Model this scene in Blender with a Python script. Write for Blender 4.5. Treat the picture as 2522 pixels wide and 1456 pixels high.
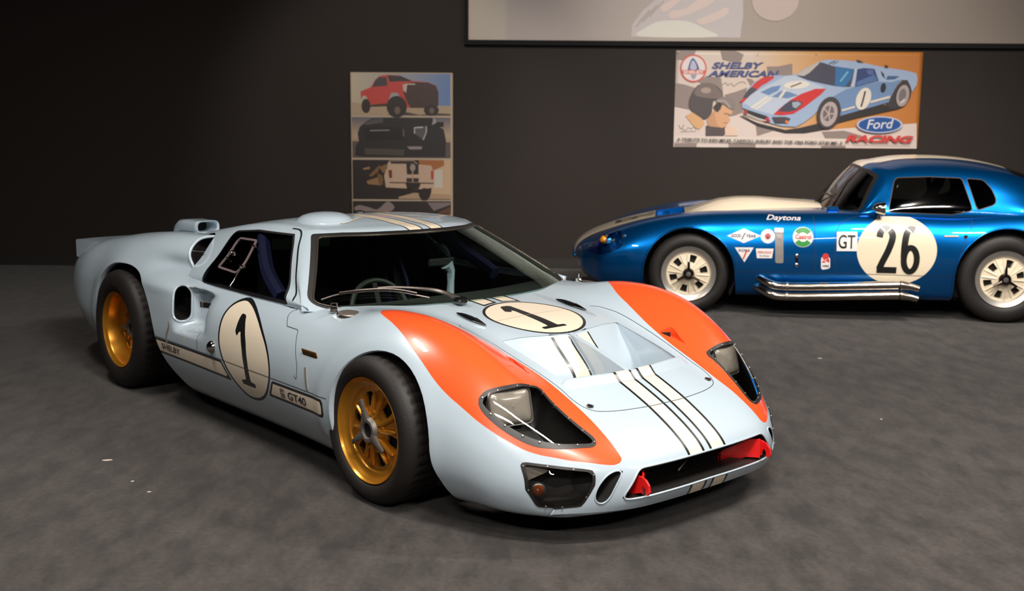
import bpy, math, random, itertools
import numpy as np
from mathutils import Vector, Matrix
for _o in list(bpy.data.objects): bpy.data.objects.remove(_o, do_unlink=True)
SC = bpy.context.scene
COL = SC.collection
PI = math.pi

# ------------------------------------------------------------------ camera, world, exposure
CAMX, CAMY, CAMH = 3.49729, -3.16053, 1.50296        # camera in the blue car's own frame
HEAD = math.radians(-49.7425)                        # heading of the blue car in the room
def _fwd():
    yaw, pitch, roll = math.radians(139.55116)+HEAD, math.radians(8.89714), math.radians(0.39955)
    f = Vector((math.cos(yaw)*math.cos(pitch), math.sin(yaw)*math.cos(pitch), -math.sin(pitch)))
    r = Vector((math.sin(yaw), -math.cos(yaw), 0)); u = r.cross(f)
    c, s = math.cos(roll), math.sin(roll)
    return c*r+s*u, -s*r+c*u, f
_r, _u, _f = _fwd()
cd = bpy.data.cameras.new('camera'); cam = bpy.data.objects.new('camera', cd); COL.objects.link(cam)
cam.matrix_world = Matrix(((_r.x, _u.x, -_f.x, 0), (_r.y, _u.y, -_f.y, 0), (_r.z, _u.z, -_f.z, CAMH), (0, 0, 0, 1)))
cd.sensor_fit = 'HORIZONTAL'; cd.sensor_width = 36.0; cd.lens = 36.0*2750.26/2522
cd.shift_x = (1261-1235.81)/2522; cd.shift_y = -(728-710.85)/2522
cd.clip_start = 0.05; cd.clip_end = 100
cd.dof.use_dof = True; cd.dof.focus_distance = 4.6; cd.dof.aperture_fstop = 3.2
SC.camera = cam
world = bpy.data.worlds.new('world'); SC.world = world; world.use_nodes = True
world.node_tree.nodes['Background'].inputs[0].default_value = (0.9, 0.95, 1.0, 1)
world.node_tree.nodes['Background'].inputs[1].default_value = 0.02
SC.view_settings.view_transform = 'Standard'; SC.view_settings.look = 'None'
SC.view_settings.exposure = 0.12; SC.view_settings.gamma = 1.0
SC.view_settings.use_curve_mapping = False
# linear ceiling lamps: x, y, length, rotation, power, label
SCREEN_EMIT = 0.12
LAMPS = [
 (0.65, 2.00, 1.3, 0.0, 185, 'long linear ceiling light above the viewer side of the race car nose'),
 (-0.05, 1.15, 0.6, 0.15, 60, 'short linear ceiling light nearest the viewpoint'),
 (3.25, 4.75, 1.2, 0.0, 165, 'linear ceiling light in front of the blue coupe door'),
 (-2.30, 4.60, 1.0, 1.571, 70, 'linear ceiling light above the tail of the pale blue race car'),
 (-0.90, -1.40, 1.3, 0.0, 110, 'unseen linear ceiling light added behind the viewpoint on the left'),  # unseen lamp, put in to lighten the car side and front floor
 (2.30, -1.60, 1.3, 0.0, 120, 'unseen linear ceiling light added behind the viewpoint on the right'),  # unseen partner lamp, also lightens the car side and front floor
 (4.80, 1.60, 1.2, 0.3, 50, 'linear ceiling light added on the right to brighten the floor'),  # added to brighten the floor on the right
]
# track spotlights: x, y, aim x, y, z, cone, power, label
SPOTS = [
 (-0.7, 7.0, -0.95, 10.9, 1.35, 52, 270, 'track spotlight added to brighten the picture board'),  # added for more light on the board
 (2.5, 7.2, 2.75, 10.9, 1.75, 80, 400, 'track spotlight added to brighten the banner'),  # wall wash added to lift the banner and back wall
 (1.1, 5.9, 1.5, 8.9, 0.5, 70, 300, 'track spotlight aimed at the nose of the coupe'),
 (3.2, 5.6, 3.2, 8.6, 0.5, 70, 300, 'track spotlight aimed at the door of the coupe'),
 (5.2, 6.0, 4.6, 8.8, 0.6, 70, 260, 'track spotlight aimed at the tail of the coupe'),
]
# ------------------------------------------------------------------ object helpers
def empty(name, loc=(0, 0, 0), rz=0.0, parent=None):
    o = bpy.data.objects.new(name, None); COL.objects.link(o); o.location = loc; o.rotation_euler = (0, 0, rz)
    o.empty_display_size = 0.1
    if parent: o.parent = parent
    return o
def tag(o, label=None, cat=None, group=None, kind=None):
    if label: o['label'] = label
    if cat: o['category'] = cat
    if group: o['group'] = group
    if kind: o['kind'] = kind
    return o
def mesh_obj(name, V, F, mat, parent=None, normals=None, smooth=True, mi=None, sharp=None):
    me = bpy.data.meshes.new(name)
    me.from_pydata([tuple(map(float, v)) for v in V], [], [tuple(f) for f in F])
    mats = mat if isinstance(mat, (list, tuple)) else [mat]
    for m in mats: me.materials.append(m)
    if mi is not None: me.polygons.foreach_set('material_index', np.asarray(mi, dtype=np.int32))
    if smooth:
        me.polygons.foreach_set('use_smooth', np.ones(len(F), dtype=bool))
        if sharp: me.set_sharp_from_angle(angle=math.radians(sharp))
    me.update()
    if normals is not None: me.normals_split_custom_set_from_vertices([tuple(map(float, n)) for n in normals])
    o = bpy.data.objects.new(name, me); COL.objects.link(o)
    if parent: o.parent = parent
    return o
class MB:
    """collects simple solids into one mesh"""
    def __init__(s): s.V = []; s.F = []; s.M = []; s.m = 0
    def add(s, V, F):
        b = len(s.V); s.V += [tuple(map(float, v)) for v in V]; s.F += [tuple(b+i for i in f) for f in F]; s.M += [s.m]*len(F); return s
    def box(s, c, d, M=None, bev=0.0):
        x, y, z = (d[0]/2, d[1]/2, d[2]/2)
        if bev <= 0:
            V = [(i*x, j*y, k*z) for i in (-1, 1) for j in (-1, 1) for k in (-1, 1)]
            F = [(0, 1, 3, 2), (4, 6, 7, 5), (0, 4, 5, 1), (2, 3, 7, 6), (0, 2, 6, 4), (1, 5, 7, 3)]
        else:
            b = min(bev, x*.95, y*.95, z*.95); V = []; F = []
            idx = {}
            for i in (-1, 1):
                for j in (-1, 1):
                    for k in (-1, 1):
                        for a in range(3):
                            p = [i*(x-b), j*(y-b), k*(z-b)]; p[a] += (i, j, k)[a]*b
                            idx[(i, j, k, a)] = len(V); V.append(tuple(p))
            for a in range(3):
                o1, o2 = [q for q in range(3) if q != a]
                for sg in (-1, 1):
                    q = []
                    for (m, n) in ((-1, -1), (1, -1), (1, 1), (-1, 1)):
                        t = [0, 0, 0]; t[a] = sg; t[o1] = m; t[o2] = n; q.append(idx[(t[0], t[1], t[2], a)])
                    F.append(tuple(q))
                for m in (-1, 1):
                    for n in (-1, 1):
                        t0 = [0, 0, 0]; t1 = [0, 0, 0]; t0[a] = -1; t1[a] = 1
                        for t in (t0, t1): t[o1] = m; t[o2] = n
                        F.append((idx[(*t0, o1)], idx[(*t1, o1)], idx[(*t1, o2)], idx[(*t0, o2)]))
            for i in (-1, 1):
                for j in (-1, 1):
                    for k in (-1, 1): F.append(tuple(idx[(i, j, k, a)] for a in range(3)))
        V = [Vector(v) for v in V]
        if M is not None: V = [M @ v for v in V]
        V = [(v[0]+c[0], v[1]+c[1], v[2]+c[2]) for v in V]
        return s.add(V, F)
    def tube(s, pts, r, n=8, closed=False, cap=True):
        P = np.array(pts, float); m = len(P); rr = np.broadcast_to(np.asarray(r, float), (m,))
        T = np.roll(P, -1, 0)-np.roll(P, 1, 0) if closed else np.gradient(P, axis=0)
        T /= np.linalg.norm(T, axis=1)[:, None]+1e-12
        up = np.array([0, 0, 1.0]) if abs(T[0][2]) < .9 else np.array([1.0, 0, 0])
        a = np.cross(T[0], up); a /= np.linalg.norm(a); A = [a]
        for i in range(1, m):
            a = A[-1]-T[i]*np.dot(A[-1], T[i]); a /= np.linalg.norm(a)+1e-12; A.append(a)
        A = np.array(A); B = np.cross(T, A); th = np.arange(n)*2*PI/n
        V = (P[:, None]+rr[:, None, None]*(np.cos(th)[None, :, None]*A[:, None]+np.sin(th)[None, :, None]*B[:, None])).reshape(-1, 3)
        F = []
        for i in range(m if closed else m-1):
            j = (i+1) % m
            for k in range(n): F.append((i*n+k, i*n+(k+1) % n, j*n+(k+1) % n, j*n+k))
        if cap and not closed: F.append(tuple(range(n-1, -1, -1))); F.append(tuple((m-1)*n+k for k in range(n)))
        return s.add(V, F)
    def lathe(s, prof, axis='y', c=(0, 0, 0), n=48, M=None, close=False):
        """prof: (radius, height) pairs"""
        th = np.arange(n)*2*PI/n; V = []
        for r, h in prof:
            for t in th:
                a, b = r*math.cos(t), r*math.sin(t)
                v = {'y': (a, h, b), 'z': (a, b, h), 'x': (h, a, b)}[axis]
                V.append(v)
        m = len(prof); F = []
        for i in range(m if close else m-1):
            j = (i+1) % m
            for k in range(n): F.append((i*n+k, i*n+(k+1) % n, j*n+(k+1) % n, j*n+k))
        V = [Vector(v) for v in V]
        if M is not None: V = [M @ v for v in V]
        return s.add([(v[0]+c[0], v[1]+c[1], v[2]+c[2]) for v in V], F)
    def prism(s, poly, h0, h1, plane='xz', M=None):
        n = len(poly); V = []
        for h in (h0, h1):
            for a, b in poly: V.append({'xz': (a, h, b), 'xy': (a, b, h), 'yz': (h, a, b)}[plane])
        F = [tuple(range(n-1, -1, -1)), tuple(range(n, 2*n))]+[(i, (i+1) % n, n+(i+1) % n, n+i) for i in range(n)]
        if M is not None: V = [tuple(M @ Vector(v)) for v in V]
        return s.add(V, F)
    def build(s, name, mat, parent=None, smooth=True, sharp=35):
        mats = mat if isinstance(mat, (list, tuple)) else [mat]
        return mesh_obj(name, s.V, s.F, mats, parent, smooth=smooth, sharp=sharp, mi=s.M if len(mats) > 1 else None)

# ------------------------------------------------------------------ 2D helpers
def fillet(poly, r, n=6):
    P = [np.array(p, float) for p in poly]; out = []; m = len(P)
    rr = r if isinstance(r, (list, tuple)) else [r]*m
    for i in range(m):
        a, b, c = P[i-1], P[i], P[(i+1) % m]
        u = (a-b)/np.linalg.norm(a-b); v = (c-b)/np.linalg.norm(c-b)
        half = math.acos(max(-1, min(1, float(u@v))))/2
        d = rr[i]/math.tan(half) if rr[i] > 0 else 0
        d = min(d, .49*np.linalg.norm(a-b), .49*np.linalg.norm(c-b))
        if d < 1e-6: out.append(tuple(b)); continue
        p, q = b+u*d, b+v*d
        for k in range(n+1):
            t = k/n; out.append(tuple((1-t)**2*p+2*t*(1-t)*b+t*t*q))
    return out
def sdpoly(p, poly):
    """signed distance (negative inside) of points p (n,2)"""
    A = np.array(poly, float); B = np.roll(A, -1, 0); d = np.full(len(p), 1e9); inside = np.zeros(len(p), bool)
    for a, b in zip(A, B):
        e = b-a; w = p-a; t = np.clip((w@e)/(e@e+1e-18), 0, 1)
        q = w-t[:, None]*e; d = np.minimum(d, (q*q).sum(1))
        c = (a[1] > p[:, 1]) != (b[1] > p[:, 1])
        if abs(b[1]-a[1]) > 1e-15: inside ^= c & (p[:, 0] < (b[0]-a[0])*(p[:, 1]-a[1])/(b[1]-a[1])+a[0])
    d = np.sqrt(d); return np.where(inside, -d, d)
def smooth_closed(P, n=8):
    P = np.array(P, float); m = len(P); out = []
    for i in range(m):
        p0, p1, p2, p3 = P[i-1], P[i], P[(i+1) % m], P[(i+2) % m]
        for k in range(n):
            t = k/n; out.append(tuple(.5*((2*p1)+(-p0+p2)*t+(2*p0-5*p1+4*p2-p3)*t*t+(-p0+3*p1-3*p2+p3)*t**3)))
    return out
def smooth_open(P, n=8):
    P = np.array(P, float); m = len(P); out = []
    for i in range(m-1):
        p0, p1, p2, p3 = P[max(i-1, 0)], P[i], P[i+1], P[min(i+2, m-1)]
        for k in range(n):
            t = k/n; out.append(tuple(.5*((2*p1)+(-p0+p2)*t+(2*p0-5*p1+4*p2-p3)*t*t+(-p0+3*p1-3*p2+p3)*t**3)))
    out.append(tuple(P[-1])); return out
def sstep(a, b, x):
    t = np.clip((x-a)/(b-a), 0, 1); return t*t*(3-2*t)

# ------------------------------------------------------------------ lofted skins that can be cut
def hermite(P, t, ts):
    P = np.asarray(P, float); n = len(t); h = np.diff(t); d = (P[1:]-P[:-1])/h.reshape(-1, *([1]*(P.ndim-1)))
    m = np.empty_like(P); m[0] = d[0]; m[-1] = d[-1]
    w0 = h[1:].reshape(-1, *([1]*(P.ndim-1))); w1 = h[:-1].reshape(-1, *([1]*(P.ndim-1)))
    m[1:-1] = (d[:-1]*w0+d[1:]*w1)/(w0+w1)
    i = np.clip(np.searchsorted(t, ts, side='right')-1, 0, n-2); hh = h[i]; s = (ts-t[i])/hh
    sh = (-1,)+(1,)*(P.ndim-1); s = s.reshape(sh); hh = hh.reshape(sh)
    return (2*s**3-3*s**2+1)*P[i]+(s**3-2*s**2+s)*hh*m[i]+(-2*s**3+3*s**2)*P[i+1]+(s**3-s**2)*hh*m[i+1]
def loft(rows, du, dv, mirror_end=True, smooth=2, dvs=None):
    """rows (R,K,3), key 0 on y=0; returns half grid"""
    G = np.array(rows, float); R, K, _ = G.shape
    t = np.r_[0, np.cumsum(np.maximum(np.linalg.norm(np.diff(G, axis=0), axis=2).mean(1), 1e-3))]
    nu = max(int(t[-1]/du), 8); U = hermite(G, t, np.linspace(0, t[-1], nu+1))
    seg = np.maximum(np.linalg.norm(np.diff(U, axis=1), axis=2).mean(0), 1e-3); tv = np.r_[0, np.cumsum(seg)]
    mir = np.array([1, -1, 1.0])
    E = [U[:, 1:2]*mir, U]; te = np.r_[-tv[1], tv]
    if mirror_end: E.append(U[:, -2:-1]*mir); te = np.r_[te, tv[-1]+seg[-1]]
    E = np.concatenate(E, 1); dvl = dvs or [dv]*(K-1); ts = [0.0]
    for k in range(K-1):
        n = max(int(round(seg[k]/dvl[k])), 1); ts += list(np.linspace(tv[k], tv[k+1], n+1)[1:])
    D = hermite(np.swapaxes(E, 0, 1), te, np.array(ts)); D = np.swapaxes(D, 0, 1)
    D[:, 0, 1] = 0
    if mirror_end: D[:, -1, 1] = 0
    for _ in range(smooth):
        Q = D.copy(); Q[1:-1] = (D[:-2]+2*D[1:-1]+D[2:])/4; D = Q.copy()
        Q[:, 1:-1] = (D[:, :-2]+2*D[:, 1:-1]+D[:, 2:])/4
        Z = D[:, 1]*mir; Q[:, 0] = (Z+2*D[:, 0]+D[:, 1])/4; D = Q
    return D
class Skin:
    def __init__(s, D, disp=None, ring=True):
        nu, nv, _ = D.shape; mir = np.array([1, -1, 1.0])
        L = D[:, 1:(-1 if ring else None)]*mir
        Gd = np.concatenate([D, L[:, ::-1]], 1) if ring else np.concatenate([L[:, ::-1], D], 1)
        nw = Gd.shape[1]; s.V = Gd.reshape(-1, 3).copy()
        if disp is not None: s.V = disp(s.V)
        i, j = np.meshgrid(np.arange(nu-1), np.arange(nw if ring else nw-1), indexing='ij'); j2 = (j+1) % nw
        s.F = np.stack([i*nw+j, i*nw+j2, (i+1)*nw+j2, (i+1)*nw+j], -1).reshape(-1, 4).tolist()
        s.T = ['body']*len(s.F); s.flip = False; s.normals()
    def normals(s):
        F = np.array([f[:4] for f in s.F]); V = s.V
        n = np.cross(V[F[:, 2]]-V[F[:, 0]], V[F[:, 3]]-V[F[:, 1]]); N = np.zeros_like(V)
        for k in range(4): np.add.at(N, F[:, k], n)
        N /= np.linalg.norm(N, axis=1)[:, None]+1e-15
        c = V.mean(0); 
        if ((V-c)*N).sum() < 0: N = -N; s.F = [f[::-1] for f in s.F]
        s.N = N
    def cut(s, f, new, tags=None):
        """faces where f<0 get the tag new; faces are split along f=0"""
        f = np.asarray(f(s.V, s.N) if callable(f) else f, float); f = np.where(np.abs(f) < 2e-6, 2e-6, f)
        ln = np.array([len(q) for q in s.F]); flat = np.fromiter(itertools.chain.from_iterable(s.F), dtype=np.int64); off = np.r_[0, np.cumsum(ln)[:-1]]
        sg = f[flat] < 0; mn = np.minimum.reduceat(sg, off); mx = np.maximum.reduceat(sg, off)
        ok = np.ones(len(s.F), bool) if tags is None else np.array([t in tags for t in s.T])
        for i in np.nonzero(mn & mx & ok)[0]: s.T[i] = new
        mixed = np.nonzero((~mn) & mx & ok)[0]; cache = {}; nV = []; nN = []; b = len(s.V); drop = set(); aF = []; aT = []
        def ev(a, c):
            k = (a, c) if a < c else (c, a)
            if k not in cache:
                t = f[a]/(f[a]-f[c]); nV.append(s.V[a]+t*(s.V[c]-s.V[a])); n = s.N[a]+t*(s.N[c]-s.N[a])
                nN.append(n/(np.linalg.norm(n)+1e-15)); cache[k] = b+len(nV)-1
            return cache[k]
        for i in mixed:
            q = s.F[i]; pin = []; pout = []
            for k in range(len(q)):
                a, c = q[k], q[(k+1) % len(q)]
                (pin if f[a] < 0 else pout).append(a)
                if (f[a] < 0) != (f[c] < 0): e = ev(a, c); pin.append(e); pout.append(e)
            drop.add(i)
            if len(pin) > 2: aF.append(pin); aT.append(new)
            if len(pout) > 2: aF.append(pout); aT.append(s.T[i])
        # neighbours that only touch a split edge keep watertight by inserting the new vertex
        if cache:
            for i in np.nonzero((~mn) & mx & ~ok)[0]:
                q = s.F[i]; r = []
                for k in range(len(q)):
                    a, c = q[k], q[(k+1) % len(q)]; r.append(a); kk = (a, c) if a < c else (c, a)
                    if kk in cache: r.append(cache[kk])
                s.F[i] = r
            s.V = np.concatenate([s.V, np.array(nV)]); s.N = np.concatenate([s.N, np.array(nN)])
        keep = [i for i in range(len(s.F)) if i not in drop]
        s.F = [s.F[i] for i in keep]+aF; s.T = [s.T[i] for i in keep]+aT
    def sub(s, tags):
        F = [f for f, t in zip(s.F, s.T) if t in tags]
        u, inv = np.unique(np.fromiter(itertools.chain.from_iterable(F), dtype=np.int64), return_inverse=True); o = 0; G = []
        for f in F: G.append(tuple(inv[o:o+len(f)])); o += len(f)
        return s.V[u], s.N[u], G
    def obj(s, name, tags, mat, parent=None, offset=0.0):
        tags = [tags] if isinstance(tags, str) else tags
        mats = mat if isinstance(mat, (list, tuple)) else [mat]
        V, N, F = s.sub(tags); mi = None
        if len(mats) > 1:
            mi = [tags.index(t) for t in s.T if t in tags]
        return mesh_obj(name, V+N*offset, F, mats, parent, normals=N, mi=mi)
    def obj_parts(s, name, tags, mat, parent=None):
        """one object per connected piece of a tag region"""
        idx = [i for i, t in enumerate(s.T) if t in tags]; par = {}
        def find(a):
            while par.setdefault(a, a) != a: par[a] = par[par[a]]; a = par[a]
            return a
        for i in idx:
            f = s.F[i]
            for k in f[1:]: par[find(k)] = find(f[0])
        grp = {}
        for i in idx: grp.setdefault(find(s.F[i][0]), []).append(i)
        out = []
        for g in grp.values():
            if len(g) < 3: continue
            keep = list(s.T); nt = ['#'+t if False else None for t in keep]
            for i in g: nt[i] = keep[i]
            s.T = nt; out.append(s.obj(name, tags, mat, parent)); s.T = keep
        return out
    def loops(s, tags):
        """ordered boundary loops (index lists) of a tag region"""
        tags = [tags] if isinstance(tags, str) else tags; E = {}
        for f, t in zip(s.F, s.T):
            if t in tags:
                for k in range(len(f)):
                    a, c = f[k], f[(k+1) % len(f)]
                    if (c, a) in E: del E[(c, a)]
                    else: E[(a, c)] = 1
        nx = {}
        for a, c in E: nx.setdefault(a, []).append(c)
        out = []
        while nx:
            st = next(iter(nx)); L = [st]; cur = nx[st].pop()
            if not nx[st]: del nx[st]
            while cur != st and cur in nx:
                L.append(cur); n2 = nx[cur].pop()
                if not nx[cur]: del nx[cur]
                cur = n2
            out.append(L)
        return sorted(out, key=len, reverse=True)
    def bvh(s, tags=None):
        from mathutils.bvhtree import BVHTree
        F = s.F if tags is None else [f for f, t in zip(s.F, s.T) if t in tags]
        return BVHTree.FromPolygons([tuple(v) for v in s.V], F)
def resample(P, d, closed=True):
    P = np.array(P, float); Q = np.vstack([P, P[:1]]) if closed else P
    L = np.r_[0, np.cumsum(np.linalg.norm(np.diff(Q, axis=0), axis=1))]; n = max(int(L[-1]/d), 4)
    t = np.linspace(0, L[-1], n+1)[:(-1 if closed else None)]
    return np.stack([np.interp(t, L, Q[:, k]) for k in range(3)], 1)
def sm_loop(P, it=3, closed=True):
    P = np.array(P, float)
    for _ in range(it):
        Q = (np.roll(P, 1, 0)+2*P+np.roll(P, -1, 0))/4
        if not closed: Q[0] = P[0]; Q[-1] = P[-1]
        P = Q
    return P
def lip(skin, tags, r, name, mat, parent, which=0, d=.012, n=8, inset=0.0, it=2):
    L = skin.loops(tags)[which]; P = skin.V[L]-skin.N[L]*inset
    P = sm_loop(resample(P, d), it); mb = MB(); mb.tube(P, r, n, closed=True); return mb.build(name, mat, parent, sharp=None)
def flange(skin, tags, direction, depth, name, mat, parent, which=0, steps=3):
    """wall going inwards from the rim of a hole"""
    L = skin.loops(tags)[which]; P = skin.V[L]; m = len(P); d = np.array(direction, float) if direction is not None else None
    V = []; F = []
    for k in range(steps+1):
        V += [tuple(p) for p in (P+(d if d is not None else -skin.N[L])*depth*k/steps)]
    for k in range(steps):
        for i in range(m): j = (i+1) % m; F.append((k*m+i, k*m+j, (k+1)*m+j, (k+1)*m+i))
    return mesh_obj(name, V, F, mat, parent, sharp=40)
# ------------------------------------------------------------------ materials
def srgb(r, g, b):
    f = lambda c: (c/255/12.92 if c/255 <= .04045 else ((c/255+.055)/1.055)**2.4)
    return (f(r), f(g), f(b), 1)
def mat(name, col, rough=.5, metal=0.0, coat=0.0, spec=.5, var=0.0, vscale=20.0, bump=0.0, bscale=200.0, rvar=0.0, emit=None, coat_rough=.03, sheen=0.0):
    m = bpy.data.materials.new(name); m.use_nodes = True; nt = m.node_tree; N = nt.nodes; L = nt.links; b = N['Principled BSDF']
    b.inputs['Base Color'].default_value = col; b.inputs['Roughness'].default_value = rough; b.inputs['Metallic'].default_value = metal
    b.inputs['Coat Weight'].default_value = coat; b.inputs['Coat Roughness'].default_value = coat_rough; b.inputs['Specular IOR Level'].default_value = spec
    b.inputs['Sheen Weight'].default_value = sheen
    tc = N.new('ShaderNodeTexCoord')
    if var > 0 or rvar > 0:
        n = N.new('ShaderNodeTexNoise'); n.inputs['Scale'].default_value = vscale; n.inputs['Detail'].default_value = 4; L.new(tc.outputs['Object'], n.inputs['Vector'])
    if var > 0:
        mx = N.new('ShaderNodeMix'); mx.data_type = 'RGBA'
        mx.inputs['A'].default_value = tuple(c*(1-var) for c in col[:3])+(1,); mx.inputs['B'].default_value = tuple(min(1, c*(1+var)) for c in col[:3])+(1,)
        L.new(n.outputs['Fac'], mx.inputs['Factor']); L.new(mx.outputs['Result'], b.inputs['Base Color'])
    if rvar > 0:
        mr = N.new('ShaderNodeMapRange'); mr.inputs['To Min'].default_value = max(0, rough-rvar); mr.inputs['To Max'].default_value = rough+rvar
        L.new(n.outputs['Fac'], mr.inputs['Value']); L.new(mr.outputs['Result'], b.inputs['Roughness'])
    if bump > 0:
        n2 = N.new('ShaderNodeTexNoise'); n2.inputs['Scale'].default_value = bscale; n2.inputs['Detail'].default_value = 3; L.new(tc.outputs['Object'], n2.inputs['Vector'])
        bp = N.new('ShaderNodeBump'); bp.inputs['Strength'].default_value = bump; bp.inputs['Distance'].default_value = .004
        L.new(n2.outputs['Fac'], bp.inputs['Height']); L.new(bp.outputs['Normal'], b.inputs['Normal'])
    if emit: b.inputs['Emission Color'].default_value = emit[0]; b.inputs['Emission Strength'].default_value = emit[1]
    return m
def glass_mat(name, tint, refl=(1, 1, 1), ior=1.45, rough=0.0, mult=1.9):
    """thin sheet glass or acrylic: fresnel reflection over a tinted see-through sheet"""
    m = bpy.data.materials.new(name); m.use_nodes = True; nt = m.node_tree; N = nt.nodes; L = nt.links
    for n in list(N): N.remove(n)
    out = N.new('ShaderNodeOutputMaterial'); tr = N.new('ShaderNodeBsdfTransparent'); tr.inputs[0].default_value = tint
    gl = N.new('ShaderNodeBsdfGlossy'); gl.inputs['Roughness'].default_value = rough; gl.inputs[0].default_value = tuple(refl)+(1,)
    fr = N.new('ShaderNodeFresnel'); fr.inputs[0].default_value = ior; mx = N.new('ShaderNodeMixShader')
    mu = N.new('ShaderNodeMath'); mu.operation = 'MULTIPLY'; mu.inputs[1].default_value = mult; mu.use_clamp = True
    L.new(fr.outputs[0], mu.inputs[0]); L.new(mu.outputs[0], mx.inputs[0]); L.new(tr.outputs[0], mx.inputs[1]); L.new(gl.outputs[0], mx.inputs[2]); L.new(mx.outputs[0], out.inputs[0])
    return m
M = {}
M['paint'] = mat('pale_blue_paint', srgb(179, 195, 207), .28, coat=.8, var=.015, vscale=3)
M['orange'] = mat('orange_red_paint', srgb(250, 88, 40), .28, coat=.8, var=.02, vscale=3)
M['cream'] = mat('cream_paint', srgb(236, 222, 200), .3, coat=.8, var=.015, vscale=6)
M['black_paint'] = mat('black_paint', srgb(24, 26, 26), .3, coat=.6, var=.05)
M['groove'] = mat('panel_gap', srgb(58, 64, 68), .7, var=.1)
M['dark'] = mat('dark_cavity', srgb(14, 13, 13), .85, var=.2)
M['black'] = mat('black_trim', srgb(26, 24, 23), .45, var=.15, vscale=40)
M['rubber'] = mat('tyre_rubber', srgb(27, 23, 22), .6, var=.15, vscale=30, bump=.15, bscale=120)
M['gold'] = mat('gold_wheel_paint', srgb(200, 136, 40), .3, metal=.65, coat=.3, var=.05, rvar=.06, vscale=25)
M['steel'] = mat('brushed_steel', srgb(150, 146, 142), .38, metal=.9, var=.1, rvar=.08, vscale=60)
M['chrome'] = mat('chrome', srgb(215, 212, 206), .12, metal=1.0, var=.04, vscale=40)
M['red'] = mat('red_bracket_paint', srgb(232, 28, 28), .35, coat=.4, var=.05)
M['glass'] = glass_mat('windscreen_glass', (.82, .92, .88, 1), (.78, 1.0, .93))
M['acrylic'] = glass_mat('clear_acrylic', (.93, .95, .94, 1))
M['window'] = glass_mat('side_window_glass', (.82, .84, .92, 1))
M['interior'] = mat('interior_black', srgb(20, 19, 20), .8, var=.2, bump=.2)
M['navy'] = mat('navy_fabric', srgb(26, 34, 74), .8, var=.15, vscale=60, bump=.3)
M['amber'] = mat('amber_lens', srgb(190, 84, 14), .2, coat=.8, var=.2, vscale=90)
M['lamp'] = mat('headlamp_lens', srgb(170, 160, 150), .25, metal=.25, coat=.8, var=.12, vscale=50)
M['trim_brown'] = mat('window_trim', srgb(74, 66, 58), .3, metal=.5, var=.1)
M['flap'] = mat('flap_edge_plastic', srgb(112, 96, 98), .4, var=.1)
M['strip'] = mat('brushed_strip', srgb(150, 148, 138), .45, metal=.4, var=.1)
M['brass'] = mat('brass_plate_edge', srgb(170, 118, 62), .35, metal=.7, var=.1)
M['brass_dark'] = mat('brass_plate_field', srgb(96, 66, 22), .4, metal=.5, var=.25, vscale=120)
M['cap_dark'] = mat('dark_chrome', srgb(60, 50, 46), .2, metal=.9, var=.1)
M['black_gloss'] = mat('gloss_black', srgb(18, 18, 19), .15, coat=.6, var=.1)
M['tan'] = mat('seam_on_cream', srgb(190, 176, 158), .6, var=.05)
M['wiper'] = mat('wiper_metal', srgb(78, 70, 66), .35, metal=.6, var=.1)
M['dash'] = mat('dashboard_vinyl', srgb(46, 48, 44), .7, var=.15, bump=.3, bscale=300)
M['leather'] = mat('steering_leather', srgb(30, 34, 28), .5, var=.15)
M['visor'] = mat('sun_visor_board', srgb(140, 160, 128), .7, var=.05)
def flake_paint(name, col):
    m = mat(name, col, .30, metal=.9, coat=1.0, var=.06, vscale=900, coat_rough=.02); return m
M['blue'] = flake_paint('metallic_blue_paint', srgb(0, 112, 196))
M['bluelight'] = flake_paint('metallic_blue_vent', srgb(20, 120, 200))
M['bluegap'] = mat('blue_panel_gap', srgb(8, 30, 60), .6, var=.1)
M['cream2'] = mat('cream_stripe_paint', srgb(228, 214, 188), .3, coat=.8, var=.02, vscale=6)
M['dglass'] = glass_mat('dark_coupe_glass', (.40, .42, .41, 1), rough=.06, mult=1.0)
M['dtrim'] = mat('window_gasket', srgb(52, 46, 44), .5, var=.1)
M['white'] = mat('white_vinyl', srgb(226, 220, 218), .35, var=.03)
M['navyprint'] = mat('navy_ink', srgb(36, 48, 96), .4, var=.05)
M['redprint'] = mat('red_ink', srgb(200, 52, 46), .4, var=.05)
M['greenprint'] = mat('green_ink', srgb(40, 140, 60), .4, var=.05)
M['mesh_grey'] = mat('vent_mesh', srgb(140, 136, 134), .5, metal=.3, var=.15, vscale=200)
M['amber2'] = mat('amber_lamp', srgb(244, 150, 20), .2, coat=.8, var=.1)
M['pipe'] = mat('polished_pipe', srgb(205, 196, 184), .16, metal=1.0, var=.05, rvar=.05, vscale=12)
M['velvet'] = mat('black_frame_velvet', srgb(10, 9, 9), .9, var=.1)
M['cap_lid'] = mat('polished_cap_lid', srgb(168, 158, 150), .38, metal=.85, var=.08)
M['spinner'] = mat('cast_spinner', srgb(118, 112, 108), .5, metal=.6, var=.1)
M['rim_chrome'] = mat('rim_chrome', srgb(205, 200, 194), .32, metal=.8, var=.05)
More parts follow.
